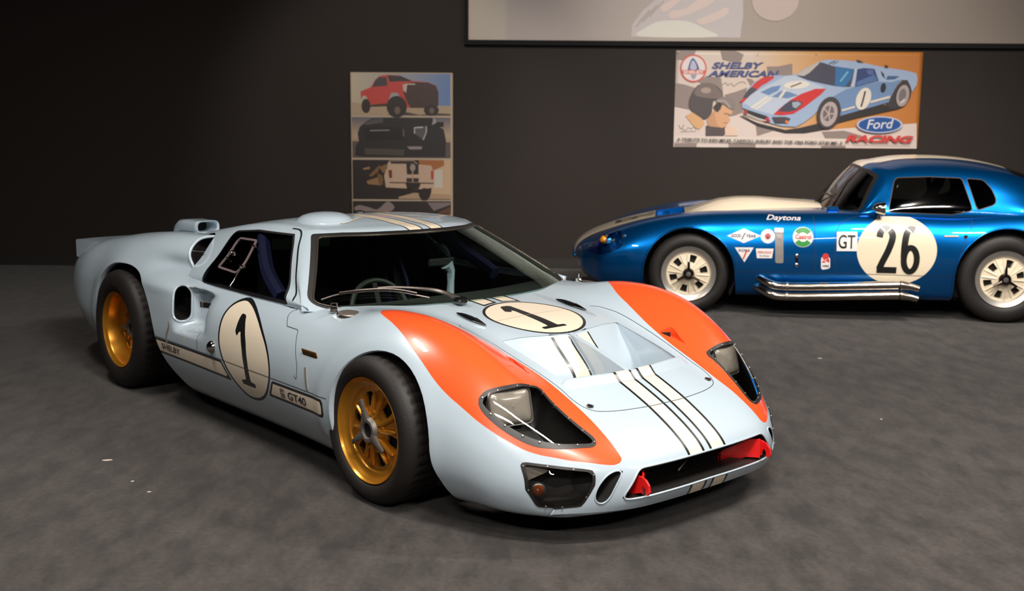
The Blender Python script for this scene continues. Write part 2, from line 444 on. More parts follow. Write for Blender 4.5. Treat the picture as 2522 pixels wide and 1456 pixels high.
# ------------------------------------------------------------------ the room
def carpet_mat():
    m = mat('carpet', srgb(70, 67, 67), .95, var=0, bump=0); nt = m.node_tree; N = nt.nodes; L = nt.links; b = N['Principled BSDF']; tc = N['Texture Coordinate'] if 'Texture Coordinate' in N else N.new('ShaderNodeTexCoord')
    b.inputs['Specular IOR Level'].default_value = .15; b.inputs['Sheen Weight'].default_value = .15
    n1 = N.new('ShaderNodeTexNoise'); n1.inputs['Scale'].default_value = 9; n1.inputs['Detail'].default_value = 6; n1.inputs['Roughness'].default_value = .65
    n2 = N.new('ShaderNodeTexNoise'); n2.inputs['Scale'].default_value = 48; n2.inputs['Detail'].default_value = 4
    n3 = N.new('ShaderNodeTexNoise'); n3.inputs['Scale'].default_value = 420; n3.inputs['Detail'].default_value = 2
    mp = N.new('ShaderNodeMapping'); mp.inputs['Scale'].default_value = (1.0, .45, 1); mp.inputs['Rotation'].default_value = (0, 0, .6)
    L.new(tc.outputs['Object'], mp.inputs['Vector']); L.new(mp.outputs['Vector'], n1.inputs['Vector']); L.new(tc.outputs['Object'], n2.inputs['Vector']); L.new(tc.outputs['Object'], n3.inputs['Vector'])
    a = N.new('ShaderNodeMapRange'); a.inputs['From Min'].default_value = .36; a.inputs['From Max'].default_value = .64; a.inputs['To Min'].default_value = .55; a.inputs['To Max'].default_value = 1.45; L.new(n1.outputs['Fac'], a.inputs['Value'])
    c = N.new('ShaderNodeMapRange'); c.inputs['From Min'].default_value = .25; c.inputs['From Max'].default_value = .75; c.inputs['To Min'].default_value = .72; c.inputs['To Max'].default_value = 1.28; L.new(n2.outputs['Fac'], c.inputs['Value'])
    mu = N.new('ShaderNodeMath'); mu.operation = 'MULTIPLY'; L.new(a.outputs['Result'], mu.inputs[0]); L.new(c.outputs['Result'], mu.inputs[1])
    mx = N.new('ShaderNodeMix'); mx.data_type = 'RGBA'; mx.blend_type = 'MULTIPLY'; mx.inputs['Factor'].default_value = 1; mx.inputs['A'].default_value = srgb(52, 47, 45)
    L.new(mu.outputs[0], mx.inputs['B']); L.new(mx.outputs['Result'], b.inputs['Base Color'])
    bp = N.new('ShaderNodeBump'); bp.inputs['Strength'].default_value = .6; bp.inputs['Distance'].default_value = .004; L.new(n3.outputs['Fac'], bp.inputs['Height']); L.new(bp.outputs['Normal'], b.inputs['Normal'])
    return m
X0, X1, Y0, Y1, ZC = -8.0, 9.5, -5.0, 10.91, 4.3
wall_m = mat('dark_wall_paint', srgb(46, 40, 37), .8, var=.06, vscale=1.2, bump=.15, bscale=160, spec=.3)
def slab(name, c, d, m_): mb = MB(); mb.box(c, d); o = mb.build(name, m_, smooth=False); o['kind'] = 'structure'; return o
slab('floor', ((X0+X1)/2, (Y0+Y1)/2, -.05), (X1-X0, Y1-Y0, .1), carpet_mat())
slab('wall_back', ((X0+X1)/2, Y1+.06, ZC/2), (X1-X0+.24, .12, ZC), wall_m)
slab('wall_front', ((X0+X1)/2, Y0-.06, ZC/2), (X1-X0+.24, .12, ZC), wall_m)
slab('wall_left', (X0-.06, (Y0+Y1)/2, ZC/2), (.12, Y1-Y0, ZC), wall_m)
slab('wall_right', (X1+.06, (Y0+Y1)/2, ZC/2), (.12, Y1-Y0, ZC), wall_m)
slab('ceiling', ((X0+X1)/2, (Y0+Y1)/2, ZC+.06), (X1-X0+.24, Y1-Y0+.24, .12), mat('dark_ceiling', srgb(40, 38, 37), .9, var=.1))
bb_ = slab('baseboard_back', ((X0+X1)/2, Y1-.008, .05), (X1-X0, .016, .10), mat('black_baseboard', srgb(40, 36, 34), .6, var=.08))
# ceiling lamps
lamp_house = mat('lamp_housing', srgb(60, 60, 60), .5, metal=.4, var=.05)
def ceiling_lamp(x, y, length, rot, power, label, col=(1.0, .93, .85), wid=.14, z=3.75):
    t = empty('ceiling_light', (x, y, ZC), rot); tag(t, label, 'light', 'linear ceiling lights')
    mb = MB(); mb.box((0, 0, z-ZC+.05), (length+.06, wid+.05, .07), bev=.012); mb.build('housing', lamp_house, t)
    for s_ in (-1, 1): mb = MB(); mb.tube([(s_*length*.4, 0, z-ZC+.07), (s_*length*.4, 0, 0)], .006, 6); mb.build('hanging_rod', lamp_house, t)
    l = bpy.data.lights.new('lamp_glow', 'AREA'); l.shape = 'RECTANGLE'; l.size = length; l.size_y = wid; l.energy = power; l.color = col
    o = bpy.data.objects.new('lamp_glow', l); COL.objects.link(o); o.parent = t; o.location = (0, 0, z-ZC+.008)
for a in LAMPS: ceiling_lamp(*a)
def spot_lamp(x, y, ax, ay, az, cone, power, label, z=3.85):
    t = empty('track_spotlight', (x, y, ZC)); tag(t, label, 'spotlight', 'track spotlights')
    d = Vector((ax-x, ay-y, az-z)); q = d.to_track_quat('-Z', 'Y')
    mb = MB(); mb.lathe([(.035, .09), (.05, .08), (.055, -.04), (.058, -.08), (.050, -.078), (.046, -.02), (0, -.01)], 'z', n=24); mb.V = [tuple(q @ Vector(v)+Vector((0, 0, z-ZC))) for v in mb.V]; mb.build('can', lamp_house, t)
    mb = MB(); mb.tube([(0, 0, z-ZC+.06), (0, 0, 0)], .012, 8); mb.build('stem', lamp_house, t)
    l = bpy.data.lights.new('spot_glow', 'SPOT'); l.energy = power; l.spot_size = math.radians(cone); l.spot_blend = .7; l.shadow_soft_size = .05; l.color = (1.0, .92, .83)
    o = bpy.data.objects.new('spot_glow', l); COL.objects.link(o); o.parent = t; o.location = Vector((0, 0, z-ZC))+q @ Vector((0, 0, -.085)); o.rotation_mode = 'QUATERNION'; o.rotation_quaternion = q
for a in SPOTS: spot_lamp(*a)
# lint on the carpet
for k, (x, y, sx, sy, r_, lb) in enumerate(((-1.697, 4.692, .022, .011, .2, 'largest scrap of paper lying on the carpet left of the race car'), (-1.497, 4.413, .007, .006, .9, 'tiny scrap on the carpet just below the largest scrap'), (-1.39, 4.285, .008, .005, .4, 'tiny bent scrap on the carpet beside the door sill shadow'), (2.021, 6.849, .014, .006, .1, 'small scrap of lint on the carpet in front of the coupe'), (1.928, 5.434, .006, .006, .5, 'tiny scrap on the carpet right of the race car nose'))):
    n = 9; P = [(sx*(1+.2*math.sin(3*t+k))*math.cos(t), sy*(1+.15*math.cos(2*t+k))*math.sin(t)) for t in np.arange(n)*2*PI/n]
    mb = MB(); mb.prism(P, 0, .0015, 'xy'); o = mb.build('paper_scrap', mat('paper_scrap', srgb(206, 190, 182), .8, var=.1), smooth=False); o.location = (x, y, 0); o.rotation_euler = (0, 0, r_); tag(o, lb, 'paper scrap', 'scraps on the carpet')
# ------------------------------------------------------------------ pale blue race car: body shell
def gt_rows():
    # keys: C A B F G S1 S2 S3 W L1 L2 U UC
    R = []
    def sec(x, c, a, b, f, g, s1, s2, s3, w, l1, l2, u=(.5, .11), uc=.11):
        R.append([(x, 0, c), (x, .22, a), (x, *b), (x, *f), (x, *g), (x, *s1), (x, *s2), (x, *s3), (x, *w), (x, *l1), (x, *l2), (x, *u), (x, 0, uc)])
    sec(-3.36, .655, .655, (.42, .655), (.53, .655), (.62, .65), (.70, .63), (.745, .58), (.76, .53), (.765, .47), (.75, .38), (.70, .30), (.4, .30), .30)
    sec(-3.25, .70, .70, (.42, .70), (.53, .70), (.63, .695), (.725, .67), (.78, .61), (.80, .54), (.805, .47), (.785, .36), (.72, .26), (.45, .25), .25)
    sec(-3.05, .735, .74, (.42, .745), (.53, .75), (.63, .75), (.74, .725), (.805, .66), (.84, .57), (.85, .48), (.835, .33), (.77, .22), (.5, .2), .2)
    sec(-2.75, .765, .77, (.42, .78), (.53, .795), (.635, .80), (.75, .77), (.82, .69), (.855, .60), (.868, .49), (.858, .31), (.80, .18), (.5, .16), .16)
    sec(-2.413, .795, .80, (.42, .815), (.53, .835), (.64, .843), (.76, .80), (.838, .715), (.88, .61), (.897, .49), (.89, .29), (.825, .15))
    sec(-2.10, .83, .835, (.42, .845), (.53, .86), (.64, .865), (.742, .81), (.798, .722), (.868, .638), (.895, .49), (.885, .28), (.82, .135))
    sec(-1.80, .84, .845, (.42, .85), (.53, .855), (.63, .85), (.712, .785), (.765, .702), (.862, .640), (.89, .48), (.88, .28), (.815, .13))
    sec(-1.55, .80, .80, (.42, .80), (.53, .79), (.63, .775), (.72, .705), (.785, .663), (.848, .605), (.885, .48), (.875, .28), (.81, .13))
    sec(-1.20, .74, .74, (.42, .74), (.53, .73), (.64, .71), (.735, .682), (.795, .648), (.852, .58), (.885, .47), (.872, .28), (.805, .13))
    sec(-.90, .72, .72, (.42, .72), (.53, .71), (.64, .695), (.735, .676), (.797, .645), (.853, .573), (.885, .46), (.87, .28), (.80, .13))
    sec(-.60, .70, .70, (.42, .70), (.53, .695), (.64, .686), (.735, .668), (.80, .634), (.855, .56), (.885, .45), (.868, .27), (.80, .13))
    sec(-.35, .688, .685, (.42, .683), (.53, .69), (.64, .694), (.735, .672), (.81, .625), (.86, .545), (.885, .44), (.87, .26), (.80, .125))
    sec(-.10, .664, .660, (.40, .658), (.52, .695), (.63, .727), (.735, .705), (.818, .632), (.865, .54), (.885, .43), (.872, .25), (.805, .125))
    sec(.10, .638, .634, (.40, .632), (.515, .685), (.625, .725), (.73, .70), (.812, .622), (.86, .53), (.882, .42), (.87, .245), (.805, .12))
    sec(.30, .590, .587, (.40, .585), (.51, .64), (.615, .682), (.715, .655), (.79, .58), (.838, .49), (.862, .39), (.855, .235), (.79, .12))
    sec(.50, .530, .527, (.40, .522), (.50, .552), (.595, .582), (.685, .555), (.75, .495), (.79, .42), (.81, .345), (.80, .215), (.745, .12))
    def row(*p): R.append([tuple(q) for q in p])
    row((.68, 0, .462), (.68, .22, .458), (.678, .39, .447), (.672, .48, .452), (.665, .565, .458), (.652, .645, .438), (.64, .705, .39), (.632, .742, .335), (.63, .757, .28), (.632, .748, .19), (.642, .705, .118), (.67, .5, .11), (.68, 0, .11))
    row((.80, 0, .405), (.80, .22, .402), (.795, .38, .393), (.783, .46, .387), (.768, .535, .380), (.748, .605, .358), (.730, .658, .32), (.718, .69, .283), (.714, .704, .245), (.718, .694, .18), (.735, .65, .118), (.78, .46, .112), (.80, 0, .112))
    row((.90, 0, .345), (.898, .2, .343), (.888, .365, .337), (.868, .44, .333), (.843, .505, .328), (.815, .565, .313), (.79, .615, .288), (.776, .645, .262), (.77, .656, .235), (.775, .646, .18), (.797, .605, .123), (.862, .43, .116), (.885, 0, .116))
    # front face: the top keys run down over the lip to a seam under the chin
    E = [(.986, 0), (.982, .19), (.964, .355), (.937, .427), (.904, .488), (.867, .545), (.838, .588), (.822, .612), (.816, .621)]
    NR = [(1, 0), (.97, 0), (.89, 0), (.80, -.08), (.72, -.2), (.61, -.22), (.56, -.33), (.53, -.39), (.53, -.44)]
    Z1 = [.305, .304, .301, .299, .295, .284, .268, .250, .230]
    LOW = [[(.802, .628, .187), (.826, .588, .138), (.905, .415, .124), (.94, 0, .124)], [(.806, .622, .180), (.829, .584, .137), (.91, .414, .126), (.944, 0, .126)], [(.809, .619, .172), (.831, .582, .1365), (.914, .413, .128), (.948, 0, .128)],
           [(.810, .618, .160), (.832, .581, .136), (.917, .412, .130), (.952, 0, .130)], [(.807, .622, .148), (.832, .582, .1355), (.920, .412, .132), (.956, 0, .132)], [(.803, .628, .1349), (.832, .584, .1349), (.925, .412, .1349), (.962, 0, .1349)]]
    for k, (d, zc) in enumerate(((.036, .305), (.014, .278), (.003, .245), (0, .205), (.005, .165), (.024, .135))):
        p = []
        for (ex, ey), (nx, ny), z1 in zip(E, NR, Z1):
            p.append((ex-d*nx, ey-d*ny, .135+(z1-.135)*(zc-.135)/.17))
        row(*(p+LOW[k]))
    return R
def gt_disp(V):
    V = V.copy(); x, y, z = V.T; s = np.sign(y); ay = np.abs(y)
    # recess in the rear of each door that feeds the side intake
    k = sstep(-1.22, -1.56, x)*sstep(-1.70, -1.585, x)*sstep(.435, .475, z)*sstep(.658, .628, z)*(ay > .6)
    d = np.maximum(0, ay-.745)
    V[:, 1] = s*(ay-k*np.minimum(d, .105*k+.0))
    # waist above the side duct and the ledge below it
    ay = np.abs(V[:, 1]); kx = sstep(-2.16, -1.92, x)*sstep(-1.60, -1.72, x)*(ay > .55)
    V[:, 1] -= s*kx*(.030*np.exp(-((z-.722)/.042)**2)-.010*np.exp(-((z-.635)/.025)**2)); ay = np.abs(V[:, 1])
    # wheel arch flares
    for cx, r in ((0.045, .345), (-2.413, .37)):
        rr = np.hypot(x-cx, z-.30); f = np.exp(-((rr-r)/.035)**2)*(ay > .7)*(z > .2)
        V[:, 1] += s*f*.006
    return V
gt = empty('race_car')
tag(gt, 'pale blue race car with orange-red front fenders, gold wheels and number 1 roundels', 'car')
_t = (Vector((0, 0, 0))-Vector((CAMX, CAMY, 0))); _t.rotate(Matrix.Rotation(HEAD, 3, 'Z'))
gt.location = (_t.x, _t.y, 0); gt.rotation_euler = (0, 0, HEAD)
_D = loft(gt_rows(), .0125, .0125, dvs=[.015]*10+[.05, .08]); gs_ring = 2*_D.shape[1]-2
gs = Skin(_D, gt_disp)

def cab_rows():
    # keys: C A B D E M Bt In
    R = []
    base = [(-.28, 0, .678), (-.305, .22, .678), (-.355, .42, .676), (-.435, .60, .674), (-.60, .752, .672)]
    head = [(-.78, 0, .966), (-.80, .16, .965), (-.855, .29, .961), (-.94, .40, .955), (-1.044, .487, .946)]
    base = [np.array(p) for p in base]; head = [np.array(p) for p in head]
    def side(E, bx=None):
        x, y, z = E; h = (z-.672)/(.946-.672); h = max(0, min(1, h)); by = .768-.016*(1-h)
        bz = .672
        return [(x, (y+by)/2+.012*h, (z+bz)/2), (x, by, bz), (x, .70, .58)]
    for k in (-.02, 0.0, .2, .4, .6, .8, .93, 1.0):
        P = [a+(b-a)*k for a, b in zip(base, head)]
        bulge = .05*k*(1-k) if 0 < k < 1 else 0
        P = [p+np.array([bulge*1.0, 0, bulge*.9])*(1, .9, .8, .6, .3)[i] for i, p in enumerate(P)]
        R.append([tuple(p) for p in P]+side(P[-1]))
    def rr(cx, cz, ex, ey, ez, by=.768, bz=.672):
        P = [(cx, 0, cz), (cx+(ex-cx)*.2, ey*.34, cz-(cz-ez)*.06), (cx+(ex-cx)*.45, ey*.62, cz-(cz-ez)*.24), (cx+(ex-cx)*.75, ey*.84, cz-(cz-ez)*.52), (ex, ey, ez)]
        R.append(P+[(ex, (ey+by)/2+.012, (ez+bz)/2), (ex, by, bz), (ex, .70, .58)])
    rr(-.90, .982, -1.10, .492, .951)
    rr(-1.06, .992, -1.20, .498, .954)
    rr(-1.30, .993, -1.36, .505, .953)
    rr(-1.55, .972, -1.56, .515, .938)
    rr(-1.80, .932, -1.80, .525, .902, .765, .66)
    rr(-2.05, .888, -2.05, .525, .858, .75, .64)
    rr(-2.35, .825, -2.35, .50, .79, .70, .60)
    rr(-2.6, .76, -2.6, .45, .72, .62, .55)
    return R
cs = Skin(loft(cab_rows(), .0125, .0125, mirror_end=False, smooth=1), None, ring=False)
# ------------------------------------------------------------------ projecting prints, seams and fittings onto a skin
class Proj:
    def __init__(s, skin, tags=None): s.b = skin.bvh(tags)
    def side(s, x, z, sg=-1): h = s.b.ray_cast(Vector((x, sg*2.0, z)), Vector((0, -sg, 0))); return h[:2]
    def top(s, x, y): h = s.b.ray_cast(Vector((x, y, 3.0)), Vector((0, 0, -1))); return h[:2]
    def front(s, y, z): h = s.b.ray_cast(Vector((4, y, z)), Vector((-1, 0, 0))); return h[:2]
def hits(fn, pts):
    P = []; N = []
    for p in pts:
        a, n = fn(*p)
        if a is None: continue
        P.append(tuple(a)); N.append(tuple(n))
    return np.array(P), np.array(N)
def dens(pts, d=.012, closed=False):
    P = np.array(pts, float); out = []
    m = len(P) if closed else len(P)-1
    for i in range(m):
        a, b = P[i], P[(i+1) % len(P)]; n = max(1, int(np.linalg.norm(b-a)/d))
        for k in range(n): out.append(tuple(a+(b-a)*k/n))
    if not closed: out.append(tuple(P[-1]))
    return out
def ribbon(name, fn, pts, w, material, parent, off=.0008, closed=False, view=None, h=0.0, outward=None):
    P, N = hits(fn, dens(pts, closed=closed))
    if outward is not None: N = np.where((N@np.array(outward))[:, None] < 0, -N, N)
    T = np.roll(P, -1, 0)-np.roll(P, 1, 0) if closed else np.gradient(P, axis=0)
    T /= np.linalg.norm(T, axis=1)[:, None]+1e-9; S = np.cross(N, T); S /= np.linalg.norm(S, axis=1)[:, None]+1e-9
    m = len(P); V = np.concatenate([P-S*w/2+N*off, P+S*w/2+N*off]); F = []
    for i in range(m if closed else m-1): j = (i+1) % m; F.append((i, j, m+j, m+i))
    if h > 0:
        V = np.concatenate([P-S*w/2-N*.002, P-S*w/2+N*h, P+S*w/2+N*h, P+S*w/2-N*.002]); F = []
        for i in range(m if closed else m-1):
            j = (i+1) % m
            for k in range(3): F.append((k*m+i, k*m+j, (k+1)*m+j, (k+1)*m+i))
        if not closed: F.append((0, m, 2*m, 3*m)); F.append((m-1, 4*m-1, 3*m-1, 2*m-1))
    return mesh_obj(name, V, F, material, parent, sharp=30)
def text2d(s, size=1.0, xs=1.0, shear=0.0, bold=0.0, space=1.0):
    """default lettering as flat triangles: returns V2 (n,2), faces, width; origin at the left end of the base line"""
    c = bpy.data.curves.new('t', 'FONT'); c.body = s; c.size = size; c.shear = shear; c.offset = bold; c.space_character = space; c.resolution_u = 4
    o = bpy.data.objects.new('t', c); COL.objects.link(o); bpy.context.view_layer.update()
    me = bpy.data.meshes.new_from_object(o.evaluated_get(bpy.context.evaluated_depsgraph_get()))
    V = np.array([(v.co.x*xs, v.co.y) for v in me.vertices]); F = [tuple(p.vertices) for p in me.polygons]
    bpy.data.objects.remove(o); bpy.data.meshes.remove(me); bpy.data.curves.remove(c)
    V[:, 0] -= V[:, 0].min()
    return V, F, V[:, 0].max()
def print_text(name, s, fn, org, ux, uy, size, material, parent, width=None, shear=0.0, bold=0.0, off=.0015):
    V, F, w = text2d(s, 1.0, 1.0, shear, bold); cap = .7
    kx = (width/w) if width else size/cap; ky = size/cap
    P = []
    for a, b in V:
        q = np.array(org)+np.array(ux)*a*kx+np.array(uy)*b*ky; h, n = fn(*q)
        if h is None: h = Vector((0, 0, 0)); n = Vector((0, 0, 1))
        P.append(tuple(h+n.normalized()*off))
    return mesh_obj(name, P, F, material, parent, smooth=False)

# ------------------------------------------------------------------ cutting the shell
def XZ(V): return V[:, [0, 2]]
def XY(V): return V[:, :2]
def AXY(V): return np.c_[V[:, 0], np.abs(V[:, 1])]
def AYZ(V): return np.c_[np.abs(V[:, 1]), V[:, 2]]
def arc(cx, cz, r, a0, a1, n=24): return [(cx+r*math.cos(math.radians(a0+(a1-a0)*i/n)), cz+r*math.sin(math.radians(a0+(a1-a0)*i/n))) for i in range(n+1)]
CABIN = [(-.305, 0), (-.33, .22), (-.38, .42), (-.46, .60), (-.62, .735), (-.72, .757), (-1.58, .757), (-1.68, .60), (-1.74, .4), (-1.76, 0)]
gs.cut(lambda V, N: np.maximum(sdpoly(AXY(V), [(-.30, -.1)]+CABIN+[(-1.76, -.1)]), .655-V[:, 2]), 'gone')
ARCH_F = [(.46, -.1)]+[(.455, .08), (.42, .18), (.40, .26)]+arc(.083, .305, .312, 0, 180)+[(-.229, .26), (-.231, .1), (-.235, -.1)]
ARCH_R = [(-1.60, -.1)]+smooth_open([(-1.60, .12), (-1.66, .17), (-1.74, .222), (-1.80, .275), (-1.855, .355), (-1.90, .45), (-1.955, .54), (-2.035, .615), (-2.13, .664), (-2.25, .692), (-2.36, .697), (-2.47, .684), (-2.57, .64), (-2.65, .57), (-2.70, .48), (-2.72, .38), (-2.73, .2)], 5)+[(-2.73, -.1)]
for P_ in (ARCH_F, ARCH_R):
    gs.cut(lambda V, N: np.maximum(sdpoly(XZ(V), P_), .42-np.abs(V[:, 1])), 'arch', ['body'])
HEADL = smooth_closed([(.522, .731), (.520, .70), (.538, .655), (.553, .595), (.552, .50), (.565, .472), (.62, .474), (.69, .466), (.752, .452), (.806, .437), (.828, .443), (.834, .462), (.82, .498), (.787, .558), (.743, .614), (.706, .650), (.658, .685), (.607, .713), (.556, .732)], 4)
gs.cut(lambda V, N: np.maximum(sdpoly(AXY(V), HEADL), .32-V[:, 2]), 'hl_gasket', ['body'])
gs.cut(lambda V, N: np.maximum(sdpoly(AXY(V), HEADL)+.013, .32-V[:, 2]), 'hl_glass', ['hl_gasket'])
FOG = fillet([(.693, .314), (.50, .288), (.506, .24), (.545, .162), (.655, .154), (.69, .22)], .018)
ff = lambda V, N: np.maximum(sdpoly(AYZ(V), FOG), .62-V[:, 0])
gs.cut(ff, 'fog_gasket', ['body']); gs.cut(lambda V, N: ff(V, N)+.009, 'fog_glass', ['fog_gasket'])
DUCT = smooth_closed([(.411, .281), (.441, .280), (.470, .266), (.495, .238), (.509, .206), (.509, .183), (.495, .167), (.475, .170), (.460, .192), (.440, .236), (.417, .268)], 4)
gs.cut(lambda V, N: np.maximum(sdpoly(AYZ(V), DUCT), .7-V[:, 0]), 'duct', ['body'])
MOUTH = fillet([(-.352, .281), (-.43, .176), (0, .181), (.43, .176), (.352, .281), (0, .281)], [.03, .012, 0, .012, .03, 0])
gs.cut(lambda V, N: np.maximum(sdpoly(V[:, 1:], MOUTH), .7-V[:, 0]), 'mouth', ['body'])
NOST = [(.235, .012), (.175, .33), (.545, .325), (.562, .2), (.575, .1), (.58, .012)]
gs.cut(lambda V, N: np.maximum(sdpoly(AXY(V), NOST), .4-V[:, 2]), 'nostril', ['body'])
VENT = [(.335, .415), (.352, .445), (.362, .475), (.385, .472), (.43, .455), (.475, .445), (.43, .432)]
gs.cut(lambda V, N: np.maximum(sdpoly(AXY(V), VENT), .4-V[:, 2]), 'vent', ['body'])
def oval_f(V, N):
    a = (V[:, 0]+1.62)*(-.66)+(np.abs(V[:, 1])-.805)*.75
    q = np.stack([np.maximum(np.abs(a-.045)-.012, 0), np.maximum(np.abs(V[:, 2]-.568)-.052, 0)], 1)
    return np.maximum(np.hypot(q[:, 0], q[:, 1])-.036, np.maximum(np.abs(V[:, 0]+1.65)-.12, .72-np.abs(V[:, 1])))
gs.cut(oval_f, 'oval', ['body'])
UPPER = smooth_open([(-1.84, .875), (-1.862, .862), (-1.852, .833), (-1.836, .80), (-1.815, .766), (-1.79, .738), (-1.755, .716), (-1.72, .712)], 4)+[(-1.62, .72), (-1.62, .875)]
gs.cut(lambda V, N: np.maximum(sdpoly(XZ(V), UPPER), .5-np.abs(V[:, 1])), 'upper', ['body'])
# livery
ORANGE = smooth_open([(-.19, .645), (-.15, .685), (-.09, .712), (.011, .738), (.099, .758), (.194, .778), (.273, .788), (.341, .792), (.407, .788), (.472, .776), (.547, .755), (.617, .723), (.687, .679), (.736, .639), (.776, .60), (.826, .548), (.881, .477), (.907, .432)], 4)+[(.913, .405), (.905, .394)]+smooth_open([(.889, .394), (.844, .392), (.78, .390), (.70, .386), (.576, .386), (.453, .392), (.337, .411), (.238, .433), (.118, .469), (.011, .511), (-.096, .575), (-.15, .61)], 4)
gs.cut(lambda V, N: np.maximum(sdpoly(AXY(V), ORANGE), .26-V[:, 2]), 'orange', ['body'])
def band(V, half, rr):
    return np.maximum(np.abs(np.abs(V[:, 1])-.061)-half, rr-np.hypot(V[:, 0]-.005, V[:, 1]))
hoodz = lambda V: np.maximum(-.34-V[:, 0], .11-V[:, 2])
gs.cut(lambda V, N: np.maximum(band(V, .0465, .229), hoodz(V)), 'st_black', ['body'])
gs.cut(lambda V, N: np.maximum(band(V, .034, .242), hoodz(V)), 'st_cream', ['st_black'])
gs.cut(lambda V, N: np.maximum(np.hypot(V[:, 0]-.005, V[:, 1])-.222, .4-V[:, 2]), 'rd_black', ['body'])
gs.cut(lambda V, N: np.maximum(np.hypot(V[:, 0]-.005, V[:, 1])-.209, .4-V[:, 2]), 'rd_cream', ['rd_black'])
ONE_H = [(-.162, -.052), (-.162, .0), (0.0, .004), (.142, .010), (.139, .048), (.162, .048), (.162, -.086), (.139, -.084), (.140, -.042), (0.0, -.040), (-.105, -.036), (-.074, -.058), (-.091, -.083)]
gs.cut(lambda V, N: np.maximum(sdpoly(XY(V), ONE_H), .4-V[:, 2]), 'rd_one', ['rd_cream'])
DOORR = smooth_closed([(-1.096, .664), (-1.155, .640), (-1.183, .60), (-1.191, .547), (-1.183, .475), (-1.16, .416), (-1.125, .361), (-1.074, .31), (-1.011, .265), (-.941, .238), (-.858, .240), (-.783, .268), (-.726, .319), (-.694, .388), (-.703, .455), (-.749, .52), (-.84, .587), (-.933, .632), (-1.022, .658)], 4)
ONE_D = [(-1.036, .607), (-.993, .603), (-.962, .56), (-.923, .493), (-.896, .413), (-.882, .322), (-.84, .321), (-.841, .299), (-.969, .299), (-.97, .322), (-.926, .323), (-.930, .386), (-.953, .46), (-.993, .542), (-1.012, .510), (-1.036, .525)]
dsd = lambda V: np.maximum(sdpoly(XZ(V), DOORR), .6-np.abs(V[:, 1]))
gs.cut(lambda V, N: dsd(V), 'dr_black', ['body']); gs.cut(lambda V, N: dsd(V)+.013, 'dr_cream', ['dr_black'])
def one_d(V, N):
    X = XZ(V).copy(); L = V[:, 1] > 0; X[L, 0] = -1.88-X[L, 0]
    return sdpoly(X, ONE_D)
gs.cut(one_d, 'dr_one', ['dr_cream'])
SILL = [[(-2.2, .374), (-1.155, .376), (-1.105, .325), (-1.07, .292), (-2.2, .302)], [(-.684, .367), (-.268, .369), (-.268, .290), (-.735, .290), (-.705, .33)]]
for P_ in SILL:
    sf = lambda V: np.maximum(sdpoly(XZ(V), P_), .6-np.abs(V[:, 1]))
    gs.cut(lambda V, N: sf(V), 'sl_black', ['body']); gs.cut(lambda V, N: sf(V)+.012, 'sl_cream', ['sl_black'])
# panels
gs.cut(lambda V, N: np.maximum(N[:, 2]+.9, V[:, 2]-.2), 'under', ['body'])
DOOR = [(-.685, .70), (-.69, .66), (-.638, .602), (-.545, .600), (-.475, .45), (-.47, .382), (-1.394, .382), (-1.394, .50), (-1.42, .70)]
gs.cut(lambda V, N: np.maximum(sdpoly(XZ(V), DOOR), .6-np.abs(V[:, 1])), 'door', ['body'])
gs.cut(lambda V, N: np.maximum(V[:, 2]-.378, np.abs(V[:, 0]+1.2)-.96), 'sill', ['body'])
gs.cut(lambda V, N: -.60-V[:, 0], 'front', ['body'])
body_b = Proj(gs)

gs.obj('underbody', 'under', M['dark'], gt)
gs.obj('front_clip', 'front', M['paint'], gt); gs.obj('rear_clip', 'body', M['paint'], gt)
gs.obj('sill_panel', 'sill', M['paint'], gt)
def split_y(skin, tagname):
    f = lambda V, N: V[:, 1]
    skin.cut(f, tagname+'_r', [tagname])
split_y(gs, 'door'); gs.obj('door', 'door_r', M['paint'], gt); gs.obj('door', 'door', M['paint'], gt)
split_y(gs, 'orange'); gs.obj('fender_flash', 'orange_r', M['orange'], gt); gs.obj('fender_flash', 'orange', M['orange'], gt)
for o in gs.obj_parts('racing_stripe', ['st_black', 'st_cream'], [M['black_paint'], M['cream']], gt): tag(o, 'cream stripe edged in black on the hood')
o = gs.obj('number_roundel', ['rd_black', 'rd_cream'], [M['black_paint'], M['cream']], gt); tag(o, 'cream roundel with number 1 on the hood')
gs.obj('number', 'rd_one', M['black_paint'], o)
for t in ('dr_black', 'dr_cream', 'dr_one', 'sl_black', 'sl_cream'): split_y(gs, t)
for sfx in ('_r', ''):
    o = gs.obj('number_roundel', ['dr_black'+sfx, 'dr_cream'+sfx], [M['black_paint'], M['cream']], gt)
    if sfx: tag(o, 'cream egg-shaped roundel with number 1 on the door')
    gs.obj('number', 'dr_one'+sfx, M['black_paint'], o)
    gs.obj_parts('sill_stripe', ['sl_black'+sfx, 'sl_cream'+sfx], [M['black_paint'], M['cream']], gt)
# headlamp and fog lamp covers
for t in ('hl_gasket', 'hl_glass', 'fog_gasket', 'fog_glass'): split_y(gs, t)
